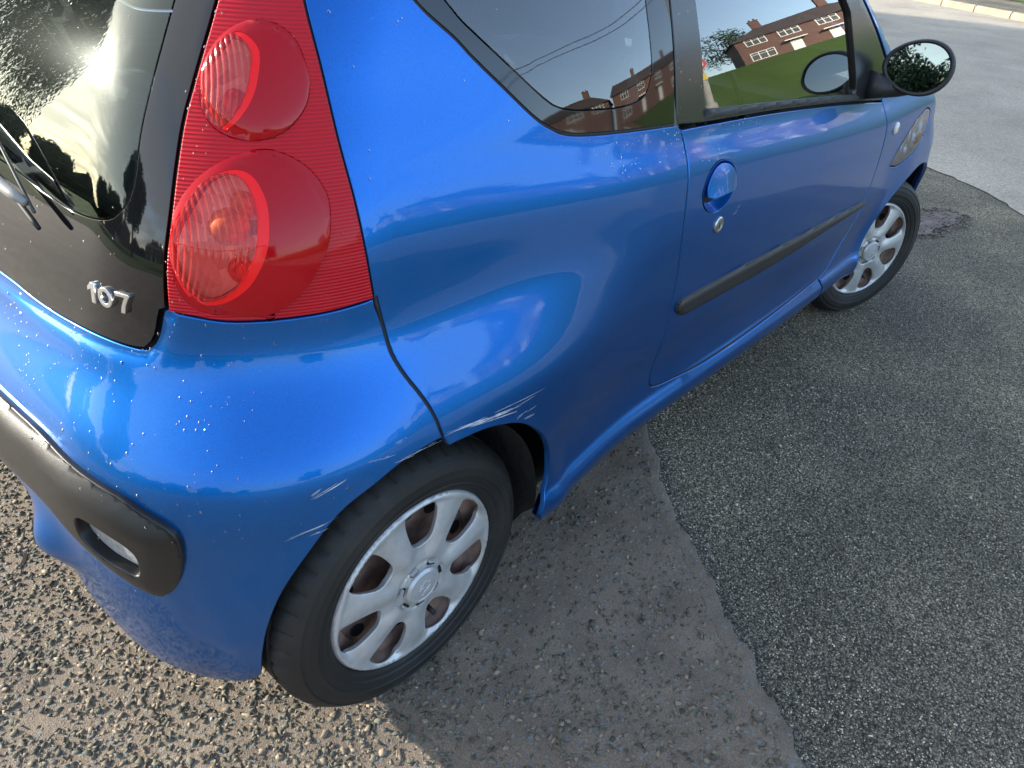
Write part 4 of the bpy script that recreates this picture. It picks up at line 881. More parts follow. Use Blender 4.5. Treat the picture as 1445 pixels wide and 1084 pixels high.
def scatter(n,s0,s1,z0,z1,poly=None,dens=None):
    q=np.stack([rng.uniform(s0,s1,n),rng.uniform(z0,z1,n)],1)
    if poly is not None: q=q[inside(q,poly)]
    nse=np.sin(q[:,0]*41+1.3*np.sin(q[:,1]*37))+np.sin(q[:,1]*53+2*np.sin(q[:,0]*29)); q=q[nse>rng.uniform(-1.6,1.6,len(q))]
    if dens: q=q[rng.random(len(q))<dens(q)]
    return q
def sizes(k,lo,hi): return lo+(hi-lo)*rng.random(k)**1.8
q=scatter(950,-.9,-.12,.56,.86,bumper,lambda q:np.clip((-.10-q[:,0])/.25,.05,1)*np.clip((q[:,1]-.52)/.12,.1,1)); q=q[~inside(q,strip_poly)]; beads(q,sizes(len(q),.0008,.0024),0,'rain_beads',bump_o)
q=scatter(480,-.8,-.33,.44,.66,strip_poly,lambda q:np.clip((q[:,1]-.50)/.12,.12,1)); beads(q,sizes(len(q),.0008,.0026),.016,'rain_beads',bump_o)
q=scatter(380,-.95,-.30,.80,1.3,glass_o,lambda q:.25+.6*(q[:,1]<.95)); beads(q,sizes(len(q),.0006,.0019),-.003,'rain_beads',tg)
q=scatter(420,-.34,-.08,.87,1.25,ll); q=q[(~inside(q,o1))&(~inside(q,o2))]; q=q[rng.random(len(q))<np.clip(1.2-bdist(q,np.array(lampL))/.03,.08,1)]; beads(q,sizes(len(q),.0006,.0017),.002,'rain_beads',lamp)
q=scatter(110,-.12,.68,.92,1.3,quarter); beads(q,sizes(len(q),.0008,.0024),0,'rain_beads',car)
q=scatter(120,.42,.685,.93,.985,quarter); beads(q,sizes(len(q),.0008,.0022),0,'rain_beads',car)
q=scatter(110,.70,1.05,.90,.97,door_poly); beads(q,sizes(len(q),.0008,.0020),0,'rain_beads',door)
q=scatter(90,.68,.77,1.0,1.3); beads(q,sizes(len(q),.0006,.0016),-.002,'rain_beads',door)
q=scatter(60,.1,.6,1.06,1.3,qfi); beads(q,sizes(len(q),.0005,.0012),-.002,'rain_beads',car)
# ---------------------------------------------------------------- ground
RD=np.array([.5701,.8216]); RN=np.array([.8216,-.5701])      # road direction, and across it away from the car
E0=np.array([4.54,-.83])                                       # a point on the near edge of the road
def rp(t,q): p=E0+RD*t+RN*q; return (float(p[0]),float(p[1]))
def bigmesh(name,V,Fc,mat,kind,parent=None,col=None,smooth=False):
    V=np.asarray(V,np.float32); Fc=np.asarray(Fc,np.int32); me=bpy.data.meshes.new(name); k=Fc.shape[1]
    me.vertices.add(len(V)); me.vertices.foreach_set('co',V.ravel()); me.loops.add(Fc.size); me.loops.foreach_set('vertex_index',Fc.ravel()); me.polygons.add(len(Fc)); me.polygons.foreach_set('loop_start',np.arange(0,Fc.size,k,dtype=np.int32))
    if smooth: me.polygons.foreach_set('use_smooth',np.ones(len(Fc),bool))
    me.update(calc_edges=True)
    if col is not None:
        a=me.color_attributes.new('tone','FLOAT_COLOR','POINT'); c=np.ones((len(V),4),np.float32); c[:,:3]=col; a.data.foreach_set('color',c.ravel())
    me.materials.append(mat); o=bpy.data.objects.new(name,me); link(o,parent); o['kind']=kind; return o
def fbm(x,y,s,seed=0):
    r=np.random.default_rng(seed); o=0; a=1
    for k in range(5):
        for j in range(3):
            th=r.uniform(0,6.28); ph=r.uniform(0,6.28); f=s*2**k*r.uniform(.7,1.3); o=o+a*np.sin((x*np.cos(th)+y*np.sin(th))*f*6.28+ph+1.2*np.sin(y*f*3+ph))/3
        a*=.5
    return o
# seam between old tarmac (rear) and the darker, finer surfacing (front)
seam_pts=[(.05,-2.6),(.20,-1.95),(.30,-1.60),(.36,-1.47),(.42,-1.38),(.47,-1.31),(.535,-1.255),(.60,-1.15),(.66,-1.07),(.73,-.98),(.80,-.90),(.88,-.80),(1.03,-.665),(1.22,-.45),(1.5,-.1),(2.2,.8),(3.0,1.9),(5,4.6),(14,14)]
SEAM=np.array(crom(seam_pts[:-1],.012)); 
jit=rng.normal(0,.002,len(SEAM))+.006*np.sin(np.arange(len(SEAM))*1.13+2)*np.sin(np.arange(len(SEAM))*.31)+.010*np.sin(np.arange(len(SEAM))*.19)+.006*np.sin(np.arange(len(SEAM))*.47+1); SEAM[:,0]+=jit
seam_x=lambda y:np.interp(y,SEAM[:,1],SEAM[:,0])
def ground_mat(name,base,kind):
    m,t,b=nmat(name); setp(b,base=base,rough=.8,spec=.35)
    big=noise(t,1.3,5,.6); mid=noise(t,9,5,.6); fine=noise(t,420,3,.6)
    L=[]
    if kind=='fine':
        v=voro(t,190); v2=voro(t,330); 
        c=ramp(t,v.outputs['Color'],[(.0,(.075,.064,.046)),(.30,(.15,.131,.096)),(.58,(.268,.235,.175)),(.80,(.35,.31,.235)),(.93,(.49,.44,.345)),(1,(.68,.62,.50))])
        cd=ramp(t,v.outputs['Distance'],[(.25,1.),(.75,.22)]); c=mixc(t,1,c,cd,'MULTIPLY')
        bb=ramp(t,big.outputs['Fac'],[(.32,(.72,.72,.71)),(.5,(1.1,1.09,1.05)),(.66,(1.75,1.68,1.52))]); c=mixc(t,1,c,bb,'MULTIPLY')
        h=ramp(t,v.outputs['Distance'],[(.1,1),(.8,0)]); n1=bump(t,b,h,.9,.006); n1=bump(t,b,mid.outputs['Fac'],.25,.02,n1)
    elif kind=='old':
        v=voro(t,75,rand=.95); dist=voro(t,75,'DISTANCE_TO_EDGE')
        mat_=ramp(t,mid.outputs['Fac'],[(.3,(.18,.142,.106)),(.6,(.25,.198,.146)),(.8,(.30,.235,.168))])
        g=ramp(t,fine.outputs['Fac'],[(.3,.55),(.7,1.3)]); c=mixc(t,1,mat_,g,'MULTIPLY')
        st=ramp(t,v.outputs['Color'],[(.3,(.11,.118,.11)),(.7,(.22,.225,.21))])
        mk=ramp(t,v.outputs['Distance'],[(.28,1.),(.36,0.)]); sel=ramp(t,v.outputs['Color'],[(.42,0.),(.46,1.)])
        mm=mixc(t,1,mk,sel,'MULTIPLY'); c=mixc(t,mm,c,st)
        v3=voro(t,230); wh=ramp(t,v3.outputs['Color'],[(.985,0.),(.99,1.)]); wd=ramp(t,v3.outputs['Distance'],[(.3,1.),(.4,0.)]); w3=mixc(t,1,wh,wd,'MULTIPLY'); c=mixc(t,w3,c,(.45,.42,.38))
        bb=ramp(t,big.outputs['Fac'],[(.35,.85),(.65,1.15)]); c=mixc(t,1,c,bb,'MULTIPLY')
        n1=bump(t,b,mm,.5,.004); n1=bump(t,b,fine.outputs['Fac'],.7,.004,n1); n1=bump(t,b,mid.outputs['Fac'],.4,.02,n1)
    elif kind=='road':
        v=voro(t,120); c=ramp(t,v.outputs['Color'],[(0,(.235,.203,.158)),(.5,(.355,.312,.245)),(.9,(.46,.412,.33)),(1,(.60,.55,.45))])
        bb=ramp(t,big.outputs['Fac'],[(.3,.80),(.5,1.),(.7,1.10)]); c=mixc(t,1,c,bb,'MULTIPLY'); pt=noise(t,.35,4,.6); c=mixc(t,1,c,ramp(t,pt.outputs['Fac'],[(.35,.85),(.65,1.1)]),'MULTIPLY')
        cr=voro(t,.55,'DISTANCE_TO_EDGE'); 
        n1=bump(t,b,v.outputs['Distance'],.5,.006)
    t.links.new(c,b.inputs['Base Color']); return m
GF=ground_mat('dark_fine_tarmac',(.05,.05,.05),'fine'); GO=ground_mat('old_pinkish_tarmac',(.1,.08,.08),'old'); GR=ground_mat('light_grey_road',(.2,.2,.2),'road')
def flat(name,poly,z,mat,kind='structure',parent=None):
    poly=[tuple(p) for p in poly]
    if area(np.array(poly))<0: poly=poly[::-1]
    from mathutils.geometry import tessellate_polygon
    T=tessellate_polygon([[Vector((x,y,0)) for x,y in poly]]); 
    V=[(x,y,z) for x,y in poly]; Fc=[]
    for a,b_,c in T:
        A,B,Cc=V[a],V[b_],V[c]; 
        if (B[0]-A[0])*(Cc[1]-A[1])-(B[1]-A[1])*(Cc[0]-A[0])<0: b_,c=c,b_
        Fc.append((a,b_,c))
    o=mesh(name,V,Fc,mat,parent); o['kind']=kind; return o
far=300
g0=flat('ground',[(-far,-far),(far,-far),(far,far),(-far,far)],-.06,simple('earth',(.09,.08,.06),.9,var=.3,vs=.2))
# near-field relief sheets: real undulation where the camera stands close
def relief(name,poly,h,z0,mat,amp,fs):
    V,T,bl=cdt([poly],h,.4); z=z0+amp*fbm(V[:,0],V[:,1],fs,3)
    return bigmesh(name,np.stack([V[:,0],V[:,1],z],1),T,mat,'structure',smooth=True)
edge_j=lambda n,a:rng.normal(0,a,n)
# road
edge=[]; 
for tt in np.arange(-60,-4,2.): edge.append(rp(tt,0))
for tt in np.arange(-4,4,.06): edge.append(rp(tt,.05*math.sin(tt*2.1)+.03*math.sin(tt*5.3+1)+rng.normal(0,.008)-.035*tt*0))
for tt in np.arange(4,80,2.): edge.append(rp(tt,0))
RW=8.75
road=edge+[rp(80,RW+.05),rp(-60,RW+.05)]
flat('road',road,.004,GR)
lot=edge[::1]+[(60,160),(-40,120),(-14,40),(-14,-40),(-45,-60)]
lot=[rp(-58,0)]+edge+[(20,90),(-13,60),(-13,-30),(-30,-45)]
flat('parking_bay',edge+[(30,80),(-10,60),(-13.5,20),(-13.5,-20),(-26,-40)],0,GF)
old=[tuple(p) for p in SEAM]+[(9.5,12.5),(-6,40),(-13,20),(-13,-12),(-8,-16),(-1.5,-7.5)]
oldp=np.array([tuple(p) for p in SEAM[SEAM[:,1]<2]]+[(-3,2),(-3,-2.6)])
flat('old_tarmac',old,.004,GO)
# the ragged lip along the seam, a few millimetres high
lipb=MB(); S2=SEAM[(SEAM[:,1]>-2.6)&(SEAM[:,1]<-.2)]
cx_,cy_=np.array([(p[0],p[1]) for p in S2]).T
n_=len(S2); V=[];
for i,(x,y) in enumerate(S2): V+=[(x-.03,y+.02,.0045),(x-.004,y,.0075+rng.normal(0,.0012)),(x+.004+rng.normal(0,.0015),y-.002,.001)]
lip=mesh('tarmac_lip',V,[(3*i+j,3*i+j+1,3*i+j+4,3*i+j+3) for i in range(n_-1) for j in (0,1)],GO,None,smooth=True); lip['kind']='structure'
# broken pinkish patch by the front wheel
pk=[]; pc=np.array([3.62,-.58])
for a in np.linspace(0,2*math.pi,60,endpoint=False):
    r=1+.12*math.sin(3*a+1)+.08*math.sin(7*a)+.04*math.sin(13*a+2)+.02*rng.normal(); p=pc+np.array([.95*math.cos(a)*math.cos(-.5)-.38*math.sin(a)*math.sin(-.5),.95*math.cos(a)*math.sin(-.5)+.38*math.sin(a)*math.cos(-.5)])*r*.42; pk.append(tuple(p))
m,t,b=nmat('worn_pink_base'); setp(b,rough=.9); n1=noise(t,14,6,.65); c=ramp(t,n1.outputs['Fac'],[(.35,(.08,.072,.065)),(.5,(.15,.12,.105)),(.65,(.22,.17,.145))]); t.links.new(c,b.inputs['Base Color']); bump(t,b,n1.outputs['Fac'],.8,.02)
flat('worn_patch',pk,.005,m)
# ---------------------------------------------------------------- loose and bedded stones
SM,t,b=nmat('stone_chipping'); at_=t.nodes.new('ShaderNodeAttribute'); at_.attribute_name='tone'; t.links.new(at_.outputs['Color'],b.inputs['Base Color']); setp(b,rough=.85,spec=.25)
nn_=noise(t,700,2); bump(t,b,nn_.outputs['Fac'],.3,.0006)
def hulls(k,n,flat_):
    out=[]
    for i in range(k):
        bm=bmesh.new()
        for j in range(n):
            d=Vector(rng.normal(size=3)).normalized()*rng.uniform(.8,1); bm.verts.new((d.x,d.y*rng.uniform(.65,1),d.z*flat_))
        r=bmesh.ops.convex_hull(bm,input=bm.verts); bmesh.ops.delete(bm,geom=[g for g in r['geom_interior'] if isinstance(g,bmesh.types.BMVert)],context='VERTS'); bmesh.ops.triangulate(bm,faces=bm.faces)
        bm.verts.index_update(); bmesh.ops.recalc_face_normals(bm,faces=bm.faces); out.append((np.array([v.co[:] for v in bm.verts]),np.array([[v.index for v in f.verts] for f in bm.faces]))); bm.free()
    return out
H1=hulls(12,8,.52); H2=hulls(6,7,.7)
def stones(name,xy,size,tone,z0,sink,Hs,tilt=.35,parent=None):
    VV=[];FF=[];CC=[];base=0; pick_=rng.integers(0,len(Hs),len(xy))
    for i,(HV,HF) in enumerate(Hs):
        m=pick_==i; k=m.sum()
        if not k: continue
        a=rng.uniform(0,6.283,k); tx=rng.normal(0,tilt,k); ty=rng.normal(0,tilt,k); s=size[m]
        x=HV[None,:,0]*s[:,None];y=HV[None,:,1]*s[:,None]*rng.uniform(.7,1,(k,1));z=HV[None,:,2]*s[:,None]
        z2=z+x*np.sin(tx)[:,None]+y*np.sin(ty)[:,None]; xr_=x*np.cos(a)[:,None]-y*np.sin(a)[:,None]; yr_=x*np.sin(a)[:,None]+y*np.cos(a)[:,None]
        zz=z2+z0+(s*.55*(1-2*sink[m]))[:,None]*.6
        V=np.stack([xr_+xy[m][:,0:1],yr_+xy[m][:,1:2],zz],-1).reshape(-1,3); VV.append(V); nv=len(HV)
        FF.append((HF[None]+np.arange(k)[:,None,None]*nv).reshape(-1,3)+base); base+=len(V); CC.append(np.repeat(tone[m],nv,0))
    return bigmesh(name,np.concatenate(VV),np.concatenate(FF),SM,'stuff',col=np.concatenate(CC))
def view_ok(xy,mx=60):
    # keep only stones inside the photographed field of ground, with a margin
    X=np.concatenate([xy,np.zeros((len(xy),1))],1); Rm=np.array(camo.matrix_world.to_3x3()); q=(X-np.array(camo.location[:] if False else camo.matrix_world.translation[:]))@Rm; f_=1015.152580
    u=722.5+f_*q[:,0]/-q[:,2]; v=542-f_*q[:,1]/-q[:,2]; return (q[:,2]<0)&(u>-mx*4)&(u<1445+mx*4)&(v>-mx*4)&(v<1084+mx*4)
# coarse chips in the old tarmac: thick behind the car, patchy beside it
def coarse():
    xy=np.stack([rng.uniform(-1.3,1.1,150000),rng.uniform(-1.75,1.2,150000)],1); xy=xy[(xy[:,0]<seam_x(xy[:,1])-.02)&view_ok(xy,30)]
    d=np.clip((.10-xy[:,0]+.35*(xy[:,1]+.8))/.30,0,1)      # density: rises to the rear
    f=fbm(xy[:,0],xy[:,1],1.6,11); d=.26+.66*d+.35*np.clip(f,-.2,1)*(1-d); bare=fbm(xy[:,0],xy[:,1],2.6,5); d=d*np.where(bare>.75,.35,1)
    xy=xy[rng.random(len(xy))<d*.85]; k=len(xy)
    size=.0034+.0092*rng.random(k)**1.35; base=np.array([(.15,.153,.14),(.20,.188,.165),(.125,.137,.128),(.26,.235,.20),(.105,.104,.096)])[rng.integers(0,5,k)]
    tone=base*rng.uniform(.7,1.15,(k,1))*np.array([1.10,1,.84]); wh=rng.random(k)<.012; tone[wh]=(.5,.47,.42); size[wh]*=.55
    stones('stone_chippings',xy,size,tone,.004,rng.uniform(.42,.95,k),H1)
coarse()
pkp=np.array(pk); xy=rng.uniform(pkp.min(0)-.08,pkp.max(0)+.08,(5200,2)); dd_=bdist(xy,pkp); xy=xy[(inside(xy,pkp)&(rng.random(len(xy))<.45))|(dd_<.06)]; k=len(xy); stones('patch_stones',xy,.003+.011*rng.random(k)**2.2,(.07+.17*rng.random(k)[:,None])*np.array([1.05,.95,.86]),.003,rng.uniform(.2,.6,k),H1)
def fine():
    N_=420000; r=rng.uniform(0,1,N_)
    # density falls with distance from the lens, following what can be told apart
    x=-.1+4.6*rng.random(N_)**1.25; y=rng.uniform(-3.2,-.1,N_); xy=np.stack([x,y],1); xy=xy[(xy[:,0]>seam_x(xy[:,1])+.004)&view_ok(xy,15)]
    dd=np.hypot(xy[:,0]+.58,xy[:,1]+1.46); xy=xy[(dd<3.6)&(rng.random(len(xy))<np.clip(1.7-dd/2.4,.1,1)*.85)]; k=len(xy)
    f2=fbm(xy[:,0],xy[:,1],.5,21); size=.0015+.0030*rng.random(k)**2.0; g=rng.random(k)**1.8; tone=(.105+.66*g)[:,None]*np.array([1.13,1.0,.76])*(1+.28*np.clip(f2,-1.2,1.6))[:,None]; wh=rng.random(k)<.012; tone[wh]=(.50,.48,.44); size[wh]*=1.25; big=rng.random(k)<.004; size[big]*=2.2
    stones('fine_aggregate',xy,size,tone,0,rng.uniform(.25,.6,k),H2,.5)
fine()
# loose grit lying along the seam
L=S2[rng.integers(0,len(S2),2600)]; xy=L+np.stack([.008+np.abs(rng.normal(0,.022,len(L))),rng.normal(0,.01,len(L))],1); k=len(xy); stones('seam_grit',xy,.0014+.0034*rng.random(k)**2,(.05+.22*rng.random(k)[:,None])*np.array([1,.98,.92]),.001,rng.uniform(.1,.5,k),H2)
# crack in the old tarmac behind the car: flat strip with soil and shade in its colour
CRK=[(-.20,.36),(-.28,.29),(-.339,.225),(-.379,.168),(-.395,.113),(-.428,.081),(-.451,.047),(-.486,.017),(-.53,-.01)]
b=MB(); q=crom(CRK,.012); V=[]
for i,p in enumerate(q):
    w_=.0035+.003*rng.random()+.004*abs(math.sin(i*.7)); jx=rng.normal(0,.002); V+=[(p[0]+jx-w_,p[1]-w_*.6,.0065),(p[0]+jx+w_,p[1]+w_*.6,.0065)]
o=mesh('tarmac_crack',V,[(2*i,2*i+1,2*i+3,2*i+2) for i in range(len(q)-1)],simple('crack_shadow_soil',(.012,.01,.009),.95)); o['kind']='structure'

# ---------------------------------------------------------------- kerb, pavement, lawns
CN=simple('concrete_kerb',(.30,.26,.19),.85,var=.3,vs=5,bumps=(60,.5,.01)); KB=MB()
kz=.12
kerb=empty('kerb',(0,0,0)); kerb['kind']='structure'
kb=MB(); ky=-.455
kb.box(-.455,.455,-.065,.065,-.1,kz); k0=bevel(kb.build('kerb_stone',CN,kerb),.018,2)
rot_=math.atan2(RD[1],RD[0])
i=0
for tt in np.arange(-30,42,.92):
    o=k0 if i==0 else inst(k0,parent=kerb); x,y=rp(tt,RW+.065); o.location=(x,y,rng.normal(0,.004)); o.rotation_euler=(rng.normal(0,.01),0,rot_+rng.normal(0,.004)); i+=1
flat('pavement',[rp(-60,RW+.12),rp(80,RW+.12),rp(80,RW+2.3),rp(-60,RW+2.3)],kz-.01,ground_mat('pavement_tarmac',(.06,.06,.06),'fine'))
GRS,t,b=nmat('mown_grass'); setp(b,rough=.85,spec=.2); n1=noise(t,.5,6,.65); n2=noise(t,14,4,.7); c=ramp(t,n1.outputs['Fac'],[(.3,(.075,.135,.02)),(.55,(.11,.185,.027)),(.75,(.15,.215,.04))]); c=mixc(t,.5,c,ramp(t,n2.outputs['Fac'],[(.3,(.05,.09,.012)),(.7,(.12,.18,.035))])); t.links.new(c,b.inputs['Base Color']); bump(t,b,n2.outputs['Fac'],1,.15)
def lawn_z(q): return kz+.0+7.4*sst(0,62,q-2.3)**.9+1.2*sst(62,120,q)
V=[];Fc=[]; Q=[RW+2.3,RW+4,RW+8,RW+12,RW+18,RW+24,RW+30,RW+36,RW+42,RW+48,RW+54,RW+60,RW+70,RW+90,RW+140]; TT=np.linspace(-140,160,51)
for tt in TT:
    for q in Q: x,y=rp(tt,q); V.append((x,y,float(lawn_z(q-RW))+ .15*math.sin(tt*.13+q*.1)*min(1,(q-RW-2.3)/8)))
nq=len(Q)
Fc=[(a*nq+j,a*nq+j+1,(a+1)*nq+j+1,(a+1)*nq+j) for a in range(len(TT)-1) for j in range(nq-1)]
o=mesh('lawn',V,[f[::-1] for f in Fc],GRS,None,smooth=True); o['kind']='structure'
# lawn behind the car, beyond the hard standing
rl_=[]; V=[];Fc=[]; X_=[-13.2,-15,-18,-24,-32,-45,-70,-120]; Y_=np.linspace(-40,120,33)
for y in Y_:
    for x in X_: xx=x+ .25*max(0,y-4)*0; V.append((xx,y,.03+1.1*sst(0,45,-13.2-x)))
n8=len(X_); Fc=[(a*n8+j,a*n8+j+1,(a+1)*n8+j+1,(a+1)*n8+j) for a in range(len(Y_)-1) for j in range(n8-1)]
o=mesh('rear_lawn',V,Fc,GRS,None,smooth=True); o['kind']='structure'
V=[];Fc=[]
for i_,x in enumerate(np.linspace(-13.1,14,14)):
    for y in [11.5,14,18,26,40,60,110]: V.append((x,y+.35*(x+13),.03+.9*sst(11,60,y)))
Fc=[(a*7+j,a*7+j+1,(a+1)*7+j+1,(a+1)*7+j) for a in range(13) for j in range(6)]
o=mesh('side_lawn',V,[f[::-1] for f in Fc],GRS,None,smooth=True); o['kind']='structure'
# ---------------------------------------------------------------- houses seen mirrored in the paint and windows
def brick_mat(name,c1,c2,mort):
    m,t,b=nmat(name); setp(b,rough=.85); tc=t.nodes.new('ShaderNodeTexCoord'); 
    sp=t.nodes.new('ShaderNodeSeparateXYZ'); t.links.new(tc.outputs['Object'],sp.inputs[0]); ad=t.nodes.new('ShaderNodeMath'); ad.operation='ADD'; t.links.new(sp.outputs[0],ad.inputs[0]); t.links.new(sp.outputs[1],ad.inputs[1]); cb=t.nodes.new('ShaderNodeCombineXYZ'); t.links.new(ad.outputs[0],cb.inputs[0]); t.links.new(sp.outputs[2],cb.inputs[1])
    br=t.nodes.new('ShaderNodeTexBrick'); t.links.new(cb.outputs[0],br.inputs['Vector']); br.inputs['Scale'].default_value=1; br.inputs['Brick Width'].default_value=.225; br.inputs['Row Height'].default_value=.075; br.inputs['Mortar Size'].default_value=.008; br.inputs['Color1'].default_value=(*c1,1); br.inputs['Color2'].default_value=(*c2,1); br.inputs['Mortar'].default_value=(*mort,1); t.links.new(br.outputs[0],b.inputs['Base Color']); return m
BRK=brick_mat('red_brick',(.15,.060,.042),(.11,.046,.035),(.20,.17,.15)); ROOF=simple('dark_concrete_tiles',(.075,.055,.05),.8,var=.3,vs=3,bumps=(9,.6,.05)); WHT=simple('white_upvc',(.78,.78,.76),.35); PANE=simple('window_pane',(.03,.035,.04),.05,spec=.8); RND=simple('cream_render',(.55,.47,.36),.85,var=.15,vs=2)
def house(kind,lab,x,y,z,rz,wd=15.,dp=7.6,hip=True,col=None,eav=5.0):
    h=empty(kind,(x,y,z),rz,label=lab,cat='house',group='brick houses above the green')
    mb=MB(); mb.box(-wd/2,wd/2,-dp/2,dp/2,-1.5,eav); mb.build('wall',col or BRK,h)
    ov=.35; rh=2.3; mb=MB(); r=(wd/2-dp*.42 if hip else wd/2+ov)
    Vr=[(-wd/2-ov,-dp/2-ov,eav-.05),(wd/2+ov,-dp/2-ov,eav-.05),(wd/2+ov,dp/2+ov,eav-.05),(-wd/2-ov,dp/2+ov,eav-.05),(-r,0,eav+rh),(r,0,eav+rh)]
    mb.add(Vr,[(0,1,5,4),(2,3,4,5),(1,2,5),(3,0,4),(0,3,2,1)]); mb.build('roof',ROOF,h)
    for cx in (-wd*.24,wd*.24):
        mb=MB(); mb.box(cx-.45,cx+.45,-.3,.3,eav+1.2,eav+rh+1.1); mb.box(cx-.5,cx+.5,-.35,.35,eav+rh+1.1,eav+rh+1.2)
        for k in (-.22,.22): mb.tube([(cx+k,0,eav+rh+1.2),(cx+k,0,eav+rh+1.5)],.11,8)
        mb.build('chimney',BRK,h)
    def win(cx,zc,w_,hh,first=[]):
        f=MB(); y0=-dp/2
        f.box(cx-w_/2,cx+w_/2,y0-.06,y0+.02,zc-hh/2,zc-hh/2+.09); f.box(cx-w_/2,cx+w_/2,y0-.06,y0+.02,zc+hh/2-.09,zc+hh/2)
        n=max(2,int(round(w_/.75)))
        for k in range(n+1): c=cx-w_/2+.045+(w_-.09)*k/n; f.box(c-.045,c+.045,y0-.055,y0+.015,zc-hh/2+.09,zc+hh/2-.09)
        f.box(cx-w_/2+.05,cx+w_/2-.05,y0-.05,y0+.01,zc+hh*.18,zc+hh*.18+.06)
        o=f.build('window',WHT,h); p=MB(); p.box(cx-w_/2+.05,cx+w_/2-.05,y0-.02,y0+.012,zc-hh/2+.05,zc+hh/2-.05); p.build('pane',PANE,o)
    for cx in (-wd*.36,-wd*.13,wd*.13,wd*.36):
        win(cx,3.9,1.9,1.25); 
        if abs(cx)>wd*.2: win(cx,1.35,2.2,1.35)
        else:
            d=MB(); d.box(cx-.5,cx+.5,-dp/2-.05,-dp/2+.05,0,2.05); dd=d.build('front_door',WHT,h); d=MB(); d.box(cx-1,cx+1,-dp/2-.9,-dp/2,2.25,2.4); d.build('porch_canopy',WHT,h)
    return h
hrot=rot_+math.pi   # fronts face the road (local -Y towards the car)
# front normal is local -Y: rotate so that it points back across the road
fr_=math.atan2(-RN[1],-RN[0])+math.pi/2
descr=['brick semi with hipped roof at the far left end of the green','cream rendered semi between brick houses above the green','brick semi right of the cream house above the green','brick terrace with gabled roof facing the lamp post','brick semi right of the gabled terrace','brick semi with hipped roof behind the white van','red brick end house above the top of the green','brick house at the right-hand end of the row']
HX=[-66,-44,-24,-5,16,35,54,74]
for i,(tt,lb) in enumerate(zip(HX,descr)):
    q=62+3*math.sin(i*1.7); x,y=rp(tt,RW+q); house('brick_house' if i!=1 else 'rendered_house',lb,x,y,float(lawn_z(q)),fr_+.12*math.sin(i*2.3),wd=[14,13,14,20,13,14,13,14][i],eav=4.6,hip=i!=3,col=RND if i==1 else None)
# houses far behind, over the rear lawn
for i,(x,y,rz,lb) in enumerate([(-62,34,2.2,'distant brick house beyond the trees behind the car'),(-70,8,1.9,'distant brick semi low on the skyline behind the car'),(-30,88,2.8,'brick house past the willow behind the car')]):
    h=house('brick_house',lb,x,y,.9,rz); h['group']='houses behind the car'
# low white garden walls / fences in front of some houses
for i,(tt,ln,lb) in enumerate([(30,14,'white garden wall in front of the hipped brick semi'),(52,12,'white garden wall below the red brick end house')]):
    x,y=rp(tt,RW+53); b=MB(); b.box(-ln/2,ln/2,-.1,.1,-.3,.95); o=b.build('garden_wall',WHT,None); b2=MB(); b2.box(-ln/2-.05,ln/2+.05,-.15,.15,.95,1.02); b2.build('coping',WHT,o); o.location=(x,y,float(lawn_z(53))); o.rotation_euler=(0,0,fr_); tag(o,lb,'wall','white garden walls')
# parked van far off on the green's service road
def van(x,y,z,rz):
    v=empty('white_van',(x,y,z),rz,label='small white van parked in front of the brick houses',cat='van')
    b=MB(); V=[(-2.3,.35),(-2.3,1.9),(-2.1,2.05),(.6,2.05),(1.4,1.25),(2.25,1.05),(2.35,.4)]; n=len(V); L=[(a,-.85,c) for a,c in V]+[(a,.85,c) for a,c in V]; b.add(L,[tuple(range(n))]+[tuple(range(2*n-1,n-1,-1))]+[(i,(i+1)%n+0,(i+1)%n+n,i+n)[::-1] for i in range(n)]); bevel(b.build('body',WHT,v),.06,2)
    for wx in (-1.5,1.5):
        for wy in (-.85,.85):
            b=MB(); b.tube([(wx,wy-.1,.32),(wx,wy+.1,.32)],.32,18); b.build('wheel',MT['seal'],v)
    b=MB(); b.box(.65,1.2,-.865,.865,1.35,1.85); b.build('side_window',PANE,v)
x,y=rp(30,RW+50); van(x,y,float(lawn_z(50)),rot_)
# ---------------------------------------------------------------- lamp post with sign and overhead wires
lp_xy=(13.2,-7.6)
# stands on the pavement across the road
def post():
    t0=np.array(lp_xy)-E0; q=t0@RN; tt=t0@RD; q=RW+1.9; x,y=rp(tt,q)
    p=empty('lamp_post',(x,y,kz),fr_,label='tall grey street lamp with round red and white sign on the far pavement',cat='street lamp')
    GC=simple('weathered_concrete_post',(.33,.32,.28),.8,var=.2,vs=4)
    b=MB(); b.tube([(0,0,-.2),(0,0,1.6),(0,0,1.65),(0,0,7.6)],[.13,.13,.085,.06],14); b.build('column',GC,p,smooth=True)
    b=MB(); b.tube([(0,0,7.5),(0,-.3,7.9),(0,-1.2,8.05)],.035,8); b.build('bracket',GC,p,smooth=True); b=MB(); b.box(-.12,.12,-1.9,-1.15,7.98,8.12); bevel(b.build('lantern',GC,p),.03)
    b=MB(); b.lathe([(.001,-.10),(.19,-.10),(.19,-.085),(.001,-.085)],32); s=b.build('sign_plate',WHT,p); s.location=(0,0,2.75)
    rd=simple('sign_red',(.6,.02,.02),.4); b=MB(); b.lathe([(.135,-.104),(.3,-.104),(.3,-.098),(.135,-.098)],32) if False else b.lathe([(.13,-.104),(.188,-.104),(.188,-.101),(.13,-.101)],32); s=b.build('sign_ring',rd,p); s.location=(0,0,2.75)
    b=MB(); b.box(-.09,.09,-.10,-.09,2.2,2.42); b.build('yellow_notice',simple('sign_yellow',(.7,.5,.05),.5),p)
    return x,y
px_,py_=post()
